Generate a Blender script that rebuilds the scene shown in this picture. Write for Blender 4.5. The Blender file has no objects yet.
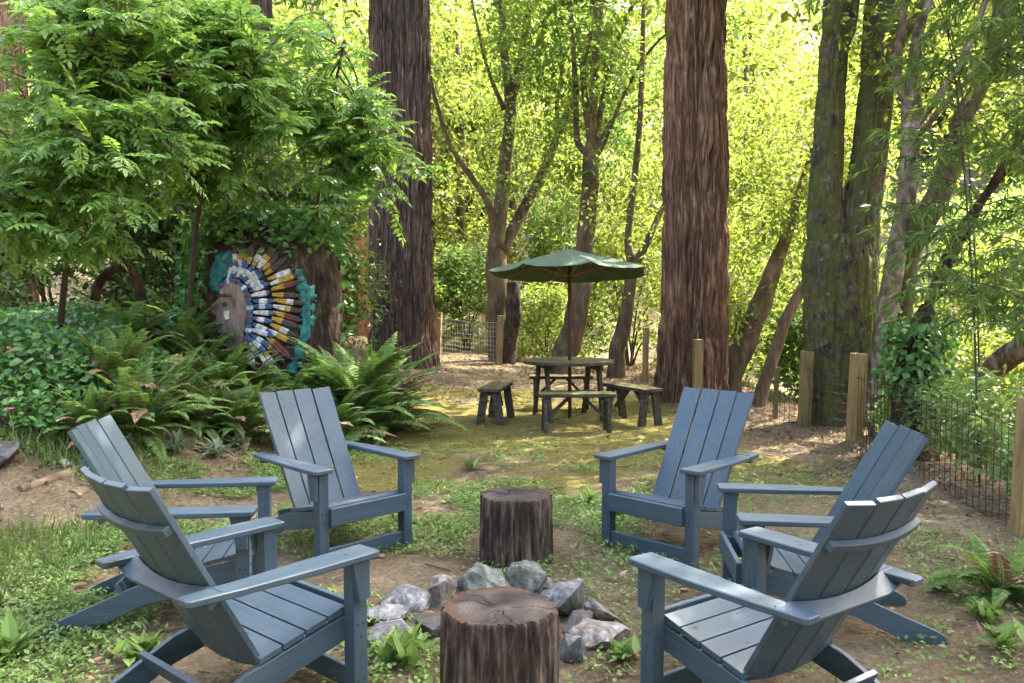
import bpy, math, random
import numpy as np
from mathutils import Vector, Matrix
random.seed(7); RNG = np.random.default_rng(11)
S = bpy.context.scene; COL = S.collection
R = math.radians

# ---------------------------------------------------------------- camera, sky, sun, exposure
FPX, CAM_H, TILT = 848.5, 1.556, math.atan(45.0 / 848.5)
cd = bpy.data.cameras.new('camera'); cam = bpy.data.objects.new('camera', cd); COL.objects.link(cam)
cam.location = (0, 0, CAM_H); cam.rotation_euler = (R(90) - TILT, 0, 0)
cd.sensor_width = 36; cd.lens = FPX / 1024 * 36; cd.clip_end = 500; cd.clip_start = .05
S.camera = cam

SUN_AZ, SUN_EL = R(50), R(50)          # clockwise from +Y
w = bpy.data.worlds.new('World'); S.world = w; w.use_nodes = True
nt = w.node_tree; bg = nt.nodes['Background']
sky = nt.nodes.new('ShaderNodeTexSky'); sky.sky_type = 'NISHITA'; sky.sun_disc = False
sky.sun_elevation = SUN_EL; sky.sun_rotation = SUN_AZ
sky.dust_density = 5; sky.air_density = .8; sky.ozone_density = .3
nt.links.new(sky.outputs[0], bg.inputs[0]); bg.inputs[1].default_value = .15
ld = bpy.data.lights.new('sun', 'SUN'); ld.energy = 2.0; ld.angle = R(.5); ld.color = (1, .93, .8)
sun = bpy.data.objects.new('sun', ld); COL.objects.link(sun)
to_sun = Vector((math.sin(SUN_AZ) * math.cos(SUN_EL), math.cos(SUN_AZ) * math.cos(SUN_EL), math.sin(SUN_EL)))
sun.rotation_euler = to_sun.to_track_quat('Z', 'Y').to_euler()
sun.location = to_sun * 60
S.view_settings.view_transform = 'Standard'; S.view_settings.look = 'None'
S.view_settings.exposure = 4.05; S.view_settings.gamma = 1
S.render.engine = 'CYCLES'
S.cycles.use_denoising = True; S.cycles.max_bounces = 6; S.cycles.diffuse_bounces = 4
S.cycles.transmission_bounces = 4; S.cycles.glossy_bounces = 2
S.cycles.sample_clamp_indirect = 6

# ---------------------------------------------------------------- helpers
CT, ST = math.cos(TILT), math.sin(TILT)
def ray(u, v):
    a, b = (u - 512) / FPX, (341.5 - v) / FPX
    return np.array([a, CT + b * ST, -ST + b * CT])
def W(u, v, D):                       # the world point at depth y = D seen in direction (u, v)
    d = ray(u, v); return np.array([0, 0, CAM_H]) + d * (D / d[1])
def sst(t):
    t = np.clip(t, 0, 1); return t * t * (3 - 2 * t)
def _hash(i, j, k, seed):
    h = (i * 374761393 + j * 668265263 + k * 2147483647 + seed * 974634777) & 0xFFFFFFFF
    h = ((h ^ (h >> 13)) * 1274126177) & 0xFFFFFFFF
    h = ((h ^ (h >> 16)) * 2246822519) & 0xFFFFFFFF
    return ((h ^ (h >> 15)) & 0xFFFF) / 65535.0
def noise(x, y, z=0, seed=0):
    x, y, z = np.broadcast_arrays(np.asarray(x, float), np.asarray(y, float), np.asarray(z, float))
    xi, yi, zi = np.floor(x).astype(np.int64), np.floor(y).astype(np.int64), np.floor(z).astype(np.int64)
    fx, fy, fz = x - xi, y - yi, z - zi
    fx, fy, fz = fx * fx * (3 - 2 * fx), fy * fy * (3 - 2 * fy), fz * fz * (3 - 2 * fz)
    r = 0
    for a in (0, 1):
        for b in (0, 1):
            for c in (0, 1):
                r = r + _hash(xi + a, yi + b, zi + c, seed) * (fx if a else 1 - fx) * (fy if b else 1 - fy) * (fz if c else 1 - fz)
    return r
def fbm(x, y, z=0, seed=0, n=3):
    s, a, f, t = 0, 1, 1, 0
    for i in range(n):
        s = s + a * noise(np.asarray(x) * f, np.asarray(y) * f, np.asarray(z) * f, seed + i * 17); t += a; a *= .5; f *= 2.03
    return s / t
def zt(x, y):                          # terrain height
    x, y = np.asarray(x, float), np.asarray(y, float)
    z = .95 * sst((-1.9 - x) / 2.8) * sst((y - 5.0) / 2.6)
    z = z + .45 * np.maximum(0, -x - 9) + .42 * np.maximum(0, x - 11)
    z = z - .55 * sst((x - 3.9) / 2.2) * sst((y - 1) / 3)
    z = z + .16 * sst((y - 11) / 6) * sst((1.5 - x) / 3)
    t = np.maximum(0, y - 23); z = z + .40 * t * sst(t / 6)
    z = z + .05 * (fbm(x * .7, y * .7, 0, 3) - .5) + .035 * (fbm(x * 3.1, y * 3.1, 0, 5) - .5)
    return z
def ground(u, v):                      # where the line of sight (u, v) meets the terrain
    d = ray(u, v); s = .8
    while s < 120:
        p = np.array([0, 0, CAM_H]) + d * s
        if p[2] < zt(p[0], p[1]): break
        s += .02 + s * .002
    return np.array([p[0], p[1], float(zt(p[0], p[1]))])
def gz(x, y): return float(zt(x, y))

def raw_mesh(name, V, F, smooth=False, mids=None, mats=(), uv=None):
    """V (n,3); F (m,3) or (m,4) array, or a list of arrays of both sizes / a list of tuples."""
    me = bpy.data.meshes.new(name)
    V = np.asarray(V, np.float32)
    if isinstance(F, np.ndarray): F = [F]
    elif F and not isinstance(F[0], np.ndarray): F = [np.array([f]) for f in F]
    nl = sum(f.size for f in F); npy = sum(len(f) for f in F)
    me.vertices.add(len(V)); me.vertices.foreach_set('co', V.ravel())
    me.loops.add(nl); me.loops.foreach_set('vertex_index', np.concatenate([f.ravel() for f in F]).astype(np.int32))
    tot = np.concatenate([np.full(len(f), f.shape[1]) for f in F])
    st = np.concatenate([[0], np.cumsum(tot)[:-1]]).astype(np.int32)
    me.polygons.add(npy); me.polygons.foreach_set('loop_start', st)
    if mids is not None: me.polygons.foreach_set('material_index', np.asarray(mids, np.int32))
    me.polygons.foreach_set('use_smooth', np.full(npy, smooth))
    for m in mats: me.materials.append(m)
    me.update(calc_edges=True); me.validate()
    return me
class MB:                              # collects boxes, tubes, prisms into one mesh
    def __init__(s): s.v = []; s.f = []; s.m = []; s.n = 0; s.sm = []
    def add(s, V, F, m=0):
        V = np.asarray(V, float); s.v.append(V)
        for f in F: s.f.append(np.asarray(f, int) + s.n); s.m.append(m)
        s.n += len(V); return s
    def box(s, c, size, rot=None, m=0, bev=.0):
        hx, hy, hz = [q / 2 for q in size]
        return s.prism([(-hx, -hy), (hx, -hy), (hx, hy), (-hx, hy)], -hz, hz, 'z', rot, c, m, bev)
    def prism(s, poly, a, b, axis='z', rot=None, c=(0, 0, 0), m=0, bev=0.):
        """extrude poly (ccw) from a to b along axis; bev softens both rims"""
        P = np.array(poly, float); n = len(P)
        if (P[:, 0] * np.roll(P[:, 1], -1) - np.roll(P[:, 0], -1) * P[:, 1]).sum() < 0: P = P[::-1].copy()
        rings = [(a, 0), (b, 0)] if bev <= 0 else [(a, bev), (a + bev, 0), (b - bev, 0), (b, bev)]
        V = []
        e1 = np.roll(P, -1, 0) - P; e1 /= np.maximum(np.linalg.norm(e1, axis=1), 1e-9)[:, None]
        e0 = np.roll(e1, 1, 0); nn = np.stack([-(e0[:, 1] + e1[:, 1]), e0[:, 0] + e1[:, 0]], 1)
        nn /= np.maximum(np.linalg.norm(nn, axis=1), 1e-9)[:, None]
        for h, d in rings:
            Q = P + nn * d
            V += [(q[0], q[1], h) for q in Q]
        V = np.array(V)
        if axis == 'y': V = V[:, [0, 2, 1]] 
        if axis == 'x': V = V[:, [2, 0, 1]]
        F = []; k = len(rings)
        for r in range(k - 1):
            for i in range(n):
                j = (i + 1) % n
                F.append((r * n + i, r * n + j, (r + 1) * n + j, (r + 1) * n + i))
        F.append(tuple(range(n - 1, -1, -1))); F.append(tuple((k - 1) * n + i for i in range(n)))
        if axis == 'y': F = [f[::-1] for f in F]
        if rot is not None: V = V @ np.array(rot).T
        return s.add(V + np.array(c), F, m)
    def bar(s, p, q, r, seg=6, m=0, r2=None):
        return s.add(*tube([p, q], [r, r if r2 is None else r2], seg), m)
    def mesh(s, name, mats, smooth=False):
        F = {}
        order = []
        for i, f in enumerate(s.f): F.setdefault(len(f), []).append(i)
        arrs, mid = [], []
        for k, ids in F.items():
            arrs.append(np.array([s.f[i] for i in ids])); mid += [s.m[i] for i in ids]
        return raw_mesh(name, np.concatenate(s.v), arrs, smooth, mid, mats)
    def build(s, name, mats, parent=None, smooth=False):
        if not isinstance(mats, (list, tuple)): mats = [mats]
        return link(name, s.mesh(name, mats, smooth), parent)
def link(name, me, parent=None):
    o = bpy.data.objects.new(name, me); COL.objects.link(o)
    if parent: o.parent = parent
    return o
def tag(o, label=None, cat=None, group=None, kind=None):
    for k, v in (('label', label), ('category', cat), ('group', group), ('kind', kind)):
        if v: o[k] = v
    return o
def empty(name, loc, rz=0, **k):
    o = bpy.data.objects.new(name, None); COL.objects.link(o)
    o.location = tuple(loc); o.rotation_euler = (0, 0, rz); o.empty_display_size = .1
    return tag(o, **k)
KIDS = {}
def copy_tree(o, parent=None):
    c = o.copy(); COL.objects.link(c)
    if parent: c.parent = parent
    for ch in o.children: copy_tree(ch, c)
    return c
def rotx(a): c, s = math.cos(a), math.sin(a); return np.array([[1, 0, 0], [0, c, -s], [0, s, c]])
def roty(a): c, s = math.cos(a), math.sin(a); return np.array([[c, 0, s], [0, 1, 0], [-s, 0, c]])
def rotz(a): c, s = math.cos(a), math.sin(a); return np.array([[c, -s, 0], [s, c, 0], [0, 0, 1]])

def spline(P, n):
    P = np.asarray(P, float)
    if len(P) < 3: 
        t = np.linspace(0, 1, n)[:, None]; return P[0] * (1 - t) + P[-1] * t
    Q = np.vstack([2 * P[0] - P[1], P, 2 * P[-1] - P[-2]])
    t = np.linspace(0, len(P) - 1 - 1e-6, n); i = t.astype(int); f = (t - i)[:, None]
    a, b, c, d = Q[i], Q[i + 1], Q[i + 2], Q[i + 3]
    return .5 * (2 * b + (c - a) * f + (2 * a - 5 * b + 4 * c - d) * f ** 2 + (3 * b - a - 3 * c + d) * f ** 3)
def tube(P, rad, seg=8, disp=None, cap=True):
    P = np.asarray(P, float); n = len(P); rad = np.asarray(rad, float)
    T = np.gradient(P, axis=0); T /= np.maximum(np.linalg.norm(T, axis=1), 1e-9)[:, None]
    up = np.array([0, 1., 0]) if abs(T[0][1]) < .9 else np.array([1., 0, 0])
    u = np.cross(up, T[0]); u /= np.linalg.norm(u); U = []
    for k in range(n):
        u = u - T[k] * (u @ T[k]); u /= np.linalg.norm(u); U.append(u)
    U = np.array(U); B = np.cross(T, U)
    th = np.arange(seg) / seg * 2 * np.pi
    r = rad[:, None] * np.ones(seg)
    if disp is not None: r = disp(th[None, :] * np.ones((n, 1)), P, r)
    V = P[:, None] + r[..., None] * (np.cos(th)[None, :, None] * U[:, None] + np.sin(th)[None, :, None] * B[:, None])
    V = V.reshape(-1, 3)
    i, j = np.meshgrid(np.arange(n - 1), np.arange(seg), indexing='ij'); k = (j + 1) % seg
    F = np.stack([i * seg + j, i * seg + k, (i + 1) * seg + k, (i + 1) * seg + j], -1).reshape(-1, 4)
    F = [tuple(f) for f in F]
    if cap: F += [tuple(range(seg - 1, -1, -1)), tuple((n - 1) * seg + q for q in range(seg))]
    return V, F

# ---------------------------------------------------------------- materials
def newmat(name):
    m = bpy.data.materials.new(name); m.use_nodes = True
    n = m.node_tree; b = n.nodes['Principled BSDF']
    return m, n, b
def N(n, t, **k):
    o = n.nodes.new(t)
    for a, v in k.items(): setattr(o, a, v)
    return o
def ramp(n, cols, pos=None):
    r = N(n, 'ShaderNodeValToRGB'); e = r.color_ramp.elements
    pos = pos or [i / (len(cols) - 1) for i in range(len(cols))]
    while len(e) < len(cols): e.new(.5)
    for q, c, p in zip(e, cols, pos): q.position = p; q.color = (*c, 1)
    return r
def tex(n, scale, detail=4, stretch=None, rough=.55, coord='Object', dist=0):
    tc = N(n, 'ShaderNodeTexCoord'); t = N(n, 'ShaderNodeTexNoise')
    t.inputs['Scale'].default_value = scale; t.inputs['Detail'].default_value = detail
    t.inputs['Roughness'].default_value = rough; t.inputs['Distortion'].default_value = dist
    if coord == 'World':
        g = N(n, 'ShaderNodeNewGeometry'); src = g.outputs['Position']
    else: src = tc.outputs[coord]
    if stretch:
        mp = N(n, 'ShaderNodeMapping'); mp.inputs['Scale'].default_value = stretch
        n.links.new(src, mp.inputs[0]); src = mp.outputs[0]
    n.links.new(src, t.inputs['Vector']); return t
def mixc(n, fac, a, b, mode='MIX'):
    m = N(n, 'ShaderNodeMix', data_type='RGBA', blend_type=mode)
    for sock, val in ((m.inputs[0], fac), (m.inputs[6], a), (m.inputs[7], b)):
        if hasattr(val, 'links') or hasattr(val, 'is_linked'): n.links.new(val, sock)
        elif isinstance(val, (int, float)): sock.default_value = val
        else: sock.default_value = (*val, 1)
    return m.outputs[2]
def bump(n, b, h, strength=.4, dist=.02):
    k = N(n, 'ShaderNodeBump'); k.inputs['Strength'].default_value = strength; k.inputs['Distance'].default_value = dist
    n.links.new(h, k.inputs['Height']); n.links.new(k.outputs[0], b.inputs['Normal'])
def leafmat(name, cols, trans=.45, tcol=(.3, .4, .04), rough=.5, clump=None, spec=.3):
    m, n, b = newmat(name)
    g = N(n, 'ShaderNodeNewGeometry'); r = ramp(n, cols); n.links.new(g.outputs['Random Per Island'], r.inputs[0])
    c = r.outputs[0]
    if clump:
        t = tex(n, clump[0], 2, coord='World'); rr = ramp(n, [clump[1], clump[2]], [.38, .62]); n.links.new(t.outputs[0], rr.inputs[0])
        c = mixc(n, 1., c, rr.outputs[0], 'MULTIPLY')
    n.links.new(c, b.inputs['Base Color']); b.inputs['Roughness'].default_value = rough
    b.inputs['Specular IOR Level'].default_value = spec
    if trans > 0:
        tr = N(n, 'ShaderNodeBsdfTranslucent'); 
        n.links.new(mixc(n, .5, c, tcol), tr.inputs[0])
        mx = N(n, 'ShaderNodeMixShader'); mx.inputs[0].default_value = trans
        n.links.new(b.outputs[0], mx.inputs[1]); n.links.new(tr.outputs[0], mx.inputs[2])
        n.links.new(mx.outputs[0], n.nodes['Material Output'].inputs[0])
    return m
def barkmat(name, cols, scale=6, stretch=(1, 1, .12), moss=None, lich=None, bs=.6, bd=.02, rough=.9):
    m, n, b = newmat(name)
    t = tex(n, scale, 6, stretch, .65, dist=.4); r = ramp(n, cols, [.3, .5, .7] if len(cols) == 3 else None); n.links.new(t.outputs[0], r.inputs[0])
    c = r.outputs[0]
    t2 = tex(n, 1.3, 3); r2 = ramp(n, [(.65, .65, .65), (1.25, 1.2, 1.15)], [.35, .65]); n.links.new(t2.outputs[0], r2.inputs[0])
    c = mixc(n, 1., c, r2.outputs[0], 'MULTIPLY')
    if moss:
        t3 = tex(n, moss[1], 9, None, .72); r3 = ramp(n, [(0, 0, 0), (.8, .8, .8)], [moss[2], moss[2] + .10]); n.links.new(t3.outputs[0], r3.inputs[0])
        c = mixc(n, r3.outputs[0], c, moss[0])
    if lich:
        t4 = tex(n, lich[1], 5); r4 = ramp(n, [(0, 0, 0), (1, 1, 1)], [lich[2], lich[2] + .06]); n.links.new(t4.outputs[0], r4.inputs[0])
        c = mixc(n, r4.outputs[0], c, lich[0])
    n.links.new(c, b.inputs['Base Color']); b.inputs['Roughness'].default_value = rough; b.inputs['Specular IOR Level'].default_value = .15
    bump(n, b, t.outputs[0], bs, bd); return m
def woodmat(name, cols, axis=0, scale=9, moss=None, rough=.8, bs=.3, spec=.2):
    st = [3., 3., 3.]; st[axis] = .35
    m, n, b = newmat(name); t = tex(n, scale, 5, st, .6, dist=.6)
    r = ramp(n, cols, [.3, .5, .7] if len(cols) == 3 else None); n.links.new(t.outputs[0], r.inputs[0]); c = r.outputs[0]
    if moss:                                   # moss grows on the upward faces, in patches
        g = N(n, 'ShaderNodeNewGeometry'); sx = N(n, 'ShaderNodeSeparateXYZ'); n.links.new(g.outputs['Normal'], sx.inputs[0])
        t3 = tex(n, 5, 5); ad = N(n, 'ShaderNodeMath', operation='MULTIPLY'); n.links.new(sx.outputs[2], ad.inputs[0]); n.links.new(t3.outputs[0], ad.inputs[1])
        r3 = ramp(n, [(0, 0, 0), (1, 1, 1)], [moss[1], moss[1] + .15]); n.links.new(ad.outputs[0], r3.inputs[0])
        c = mixc(n, r3.outputs[0], c, moss[0])
    n.links.new(c, b.inputs['Base Color']); b.inputs['Roughness'].default_value = rough; b.inputs['Specular IOR Level'].default_value = spec
    bump(n, b, t.outputs[0], bs, .006); return m
def plain(name, col, rough=.6, var=.15, scale=12, spec=.3, bs=.1):
    m, n, b = newmat(name); t = tex(n, scale, 4)
    r = ramp(n, [tuple(q * (1 - var) for q in col), tuple(q * (1 + var) for q in col)], [.3, .7]); n.links.new(t.outputs[0], r.inputs[0])
    n.links.new(r.outputs[0], b.inputs['Base Color']); b.inputs['Roughness'].default_value = rough; b.inputs['Specular IOR Level'].default_value = spec
    bump(n, b, t.outputs[0], bs, .005); return m

YEL = (.27, .34, .045)
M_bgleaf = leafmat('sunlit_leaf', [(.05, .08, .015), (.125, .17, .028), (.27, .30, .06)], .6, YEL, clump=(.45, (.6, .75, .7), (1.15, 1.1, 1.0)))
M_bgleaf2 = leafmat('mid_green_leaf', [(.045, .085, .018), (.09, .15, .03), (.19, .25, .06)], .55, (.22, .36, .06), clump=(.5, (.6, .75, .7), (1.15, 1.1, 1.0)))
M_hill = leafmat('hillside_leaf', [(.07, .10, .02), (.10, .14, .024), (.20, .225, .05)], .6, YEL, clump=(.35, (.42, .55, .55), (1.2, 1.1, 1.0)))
M_canopy = leafmat('canopy_leaf', [(.05, .09, .02), (.09, .14, .03)], .3, (.15, .25, .03))
M_elder = leafmat('pinnate_leaf', [(.09, .18, .03), (.14, .26, .045), (.22, .34, .08)], .5, (.30, .48, .06), .42, spec=.45)
M_fern = leafmat('fern_leaf', [(.08, .15, .035), (.12, .21, .05), (.18, .27, .06)], .4, (.22, .36, .05), .5)
M_ivy = leafmat('ivy_leaf', [(.05, .13, .025), (.08, .19, .04), (.13, .26, .05)], .3, (.12, .28, .03), .4, spec=.5)
M_weed = leafmat('weed_leaf', [(.09, .16, .03), (.14, .23, .05), (.21, .29, .08)], .35, (.2, .32, .06), .5)
M_grass = leafmat('grass_blade', [(.09, .14, .03), (.14, .20, .05), (.22, .24, .09)], .35, (.2, .3, .06))
M_sage = leafmat('sage_leaf', [(.12, .17, .10), (.17, .22, .13), (.24, .28, .18)], .25, (.2, .28, .12), .7)
M_willow = leafmat('narrow_leaf', [(.06, .12, .03), (.10, .18, .04), (.16, .23, .05)], .4, (.24, .34, .05))
M_litter = leafmat('dry_leaf', [(.10, .055, .03), (.18, .11, .06), (.30, .20, .12), (.16, .08, .04)], .1, (.2, .1, .04), .8)
M_pink = leafmat('pink_petal', [(.45, .03, .22), (.55, .06, .30)], .3, (.5, .05, .3))
M_red = barkmat('redwood_bark', [(.022, .014, .010), (.10, .064, .046), (.27, .185, .135)], 26, (1, 1, .10), bs=1, bd=.05)
M_red2 = barkmat('warm_redwood_bark', [(.026, .015, .009), (.155, .086, .052), (.38, .235, .145)], 26, (1, 1, .10), bs=1, bd=.05)
M_bark = barkmat('brown_bark', [(.05, .035, .02), (.11, .075, .045), (.19, .14, .085)], 9, (1, 1, .3), moss=((.09, .10, .025), 3, .55))
M_mossy = barkmat('mossy_bark', [(.022, .018, .012), (.068, .057, .037), (.15, .13, .085)], 14, (1, 1, .6), moss=((.078, .086, .017), 5, .44), lich=((.15, .15, .09), 13, .62), bs=1, bd=.03)
M_pale = barkmat('pale_bark', [(.05, .035, .022), (.14, .105, .075), (.38, .33, .27)], 9, (1, 1, .6), moss=((.06, .05, .02), 5, .52))
M_snag = barkmat('rotten_bark', [(.012, .009, .007), (.045, .030, .020), (.12, .085, .055)], 12, (1, 1, .4), moss=((.06, .06, .02), 5, .56), bs=1, bd=.04)
M_log = barkmat('stump_bark', [(.014, .010, .008), (.060, .042, .031), (.20, .155, .125)], 26, (1.3, 1.3, .2), bs=1, bd=.02)
M_post = woodmat('post_wood', [(.15, .10, .042), (.23, .16, .065), (.30, .215, .095)], 2, 8)
M_postold = woodmat('old_post_wood', [(.09, .07, .03), (.16, .12, .05), (.22, .17, .08)], 2, 8)
M_cedar = woodmat('cedar_board', [(.22, .085, .03), (.34, .14, .05), (.42, .19, .08)], 2, 5)
M_bench = woodmat('weathered_wood', [(.022, .017, .012), (.052, .041, .030), (.10, .083, .062)], 0, 9, moss=((.10, .10, .028), .38))
M_table = woodmat('mossy_table_wood', [(.022, .017, .012), (.055, .044, .030), (.10, .085, .058)], 0, 6, moss=((.10, .10, .034), .36))
M_umb = plain('green_canvas', (.066, .094, .062), .9, .12, 3, .1)
M_pole = woodmat('umbrella_wood', [(.05, .022, .012), (.085, .038, .02), (.12, .055, .03)], 2, 10)
M_rib = plain('rib_wood', (.22, .13, .07), .7)
M_wire = plain('galvanised_wire', (.06, .057, .053), .5)
M_wirenew = plain('bright_wire', (.42, .40, .36), .5)
M_wire.node_tree.nodes['Principled BSDF'].inputs['Metallic'].default_value = .6
M_twig = plain('twig_bark', (.06, .045, .03), .9)
M_stem = plain('green_stem', (.10, .15, .05), .7)
M_screw = plain('screw_head', (.03, .032, .035), .5)

def chairmat(name, axis):
    m, n, b = newmat(name)
    st = [3., 3., 3.]; st[axis] = .12
    t = tex(n, 22, 4, st, .6); r = ramp(n, [(.030, .052, .068), (.044, .072, .091)], [.35, .65]); n.links.new(t.outputs[0], r.inputs[0])
    t2 = tex(n, 3.2, 5, coord='World'); r2 = ramp(n, [(0, 0, 0), (1, 1, 1)], [.52, .75]); n.links.new(t2.outputs[0], r2.inputs[0])
    mul = N(n, 'ShaderNodeMath', operation='MULTIPLY'); mul.inputs[1].default_value = .35; n.links.new(r2.outputs[0], mul.inputs[0])
    c = mixc(n, mul.outputs[0], r.outputs[0], (.085, .10, .105))      # dusty film
    n.links.new(c, b.inputs['Base Color'])
    rr = N(n, 'ShaderNodeMapRange'); rr.inputs[3].default_value = .36; rr.inputs[4].default_value = .62; n.links.new(t2.outputs[0], rr.inputs[0])
    n.links.new(rr.outputs[0], b.inputs['Roughness']); b.inputs['Specular IOR Level'].default_value = .5
    bump(n, b, t.outputs[0], .08, .001); return m
M_ch = [chairmat('slate_blue_lumber_' + q, i) for i, q in enumerate(('lengthwise', 'crosswise', 'upright'))]

def rockmat(name, a, b_, c_, sc=6):
    m, n, b = newmat(name); t = tex(n, sc, 8, None, .68, dist=.8); r = ramp(n, [a, b_, c_], [.36, .5, .66]); n.links.new(t.outputs[0], r.inputs[0])
    t2 = tex(n, sc * 4, 6); r2 = ramp(n, [(.6, .6, .6), (1.2, 1.2, 1.2)], [.35, .65]); n.links.new(t2.outputs[0], r2.inputs[0])
    n.links.new(mixc(n, 1., r.outputs[0], r2.outputs[0], 'MULTIPLY'), b.inputs['Base Color']); b.inputs['Roughness'].default_value = .7
    bump(n, b, t2.outputs[0], .5, .01); return m
M_rock = dict(white=rockmat('pale_quartz_rock', (.04, .038, .034), (.12, .115, .108), (.33, .32, .30), 11),
              green=rockmat('green_serpentine_rock', (.022, .026, .018), (.075, .085, .065), (.20, .205, .165), 9),
              blue=rockmat('blue_grey_rock', (.045, .044, .044), (.115, .115, .115), (.24, .235, .225), 8),
              tan=rockmat('tan_grey_rock', (.06, .048, .036), (.17, .145, .115), (.33, .295, .245), 9),
              dark=rockmat('dark_rock', (.018, .015, .012), (.045, .038, .032), (.10, .09, .08)))

# ground: dirt, leaf mould and moss in patches
def groundmat():
    m, n, b = newmat('yard_soil')
    t = tex(n, 1.1, 6, None, .6, 'World'); t2 = tex(n, 34, 9, None, .78, 'World'); t3 = tex(n, .7, 5, None, .62, 'World', .5)
    r = ramp(n, [(.085, .068, .042), (.205, .166, .106), (.36, .305, .21)], [.3, .5, .7]); n.links.new(t2.outputs[0], r.inputs[0])
    r1 = ramp(n, [(.62, .56, .5), (1.15, 1.1, 1.05)], [.35, .65]); n.links.new(t.outputs[0], r1.inputs[0])
    c = mixc(n, 1., r.outputs[0], r1.outputs[0], 'MULTIPLY')
    g = N(n, 'ShaderNodeNewGeometry'); sx = N(n, 'ShaderNodeSeparateXYZ'); n.links.new(g.outputs['Position'], sx.inputs[0])
    def band(sock, a, b_, c_, d_):         # 0 -> 1 between a and b, 1 -> 0 between c and d
        u = N(n, 'ShaderNodeMapRange', interpolation_type='SMOOTHSTEP'); u.inputs[1].default_value = a; u.inputs[2].default_value = b_; n.links.new(sock, u.inputs[0])
        v = N(n, 'ShaderNodeMapRange', interpolation_type='SMOOTHSTEP'); v.inputs[1].default_value = c_; v.inputs[2].default_value = d_; v.inputs[3].default_value = 1; v.inputs[4].default_value = 0; n.links.new(sock, v.inputs[0])
        k = N(n, 'ShaderNodeMath', operation='MULTIPLY'); n.links.new(u.outputs[0], k.inputs[0]); n.links.new(v.outputs[0], k.inputs[1]); return k.outputs[0]
    def mul(p, q):
        k = N(n, 'ShaderNodeMath', operation='MULTIPLY'); n.links.new(p, k.inputs[0])
        if isinstance(q, float): k.inputs[1].default_value = q
        else: n.links.new(q, k.inputs[1])
        return k.outputs[0]
    def add(p, q):
        k = N(n, 'ShaderNodeMath', operation='ADD'); n.links.new(p, k.inputs[0]); n.links.new(q, k.inputs[1]); return k.outputs[0]
    zone = mul(band(sx.outputs[1], 4.5, 9., 11.5, 15.), band(sx.outputs[0], -2.6, -1.2, 2.0, 3.2))
    thr = add(mul(zone, .30), t3.outputs[0])
    rm = ramp(n, [(0, 0, 0), (1, 1, 1)], [.58, .70]); n.links.new(thr, rm.inputs[0])
    mc = ramp(n, [(.075, .072, .018), (.17, .155, .032), (.25, .22, .055)], [.3, .5, .7]); n.links.new(t2.outputs[0], mc.inputs[0])
    c = mixc(n, mul(rm.outputs[0], .85), c, mc.outputs[0])
    n.links.new(c, b.inputs['Base Color']); b.inputs['Roughness'].default_value = .95; b.inputs['Specular IOR Level'].default_value = .1
    bump(n, b, t2.outputs[0], 1, .045); return m
M_ground = groundmat()

# ---------------------------------------------------------------- terrain
def axis_pts(lo, hi, flo, fhi, fine, grow=1.18):
    a = list(np.arange(flo, fhi, fine)); s = fine
    while a[-1] < hi: s *= grow; a.append(a[-1] + min(s, 5))
    s = fine; b = [a[0]]
    while b[-1] > lo: s *= grow; b.append(b[-1] - min(s, 5))
    return np.array(b[:0:-1] + a)
gx, gy = axis_pts(-90, 90, -5.5, 5.5, .06), axis_pts(-60, 120, 2.0, 13, .07)
X, Y = np.meshgrid(gx, gy); Z = zt(X, Y)
fine = sst((8 - np.hypot(X, Y - 6)) / 3)
Z = Z + fine * (.022 * (fbm(X * 9, Y * 9, 0, 9) - .5))
ny, nx = X.shape; i, j = np.meshgrid(np.arange(ny - 1), np.arange(nx - 1), indexing='ij')
F = np.stack([i * nx + j, i * nx + j + 1, (i + 1) * nx + j + 1, (i + 1) * nx + j], -1).reshape(-1, 4)
tag(link('ground', raw_mesh('ground', np.stack([X, Y, Z], -1).reshape(-1, 3), F, True, None, [M_ground])), kind='structure')
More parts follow.
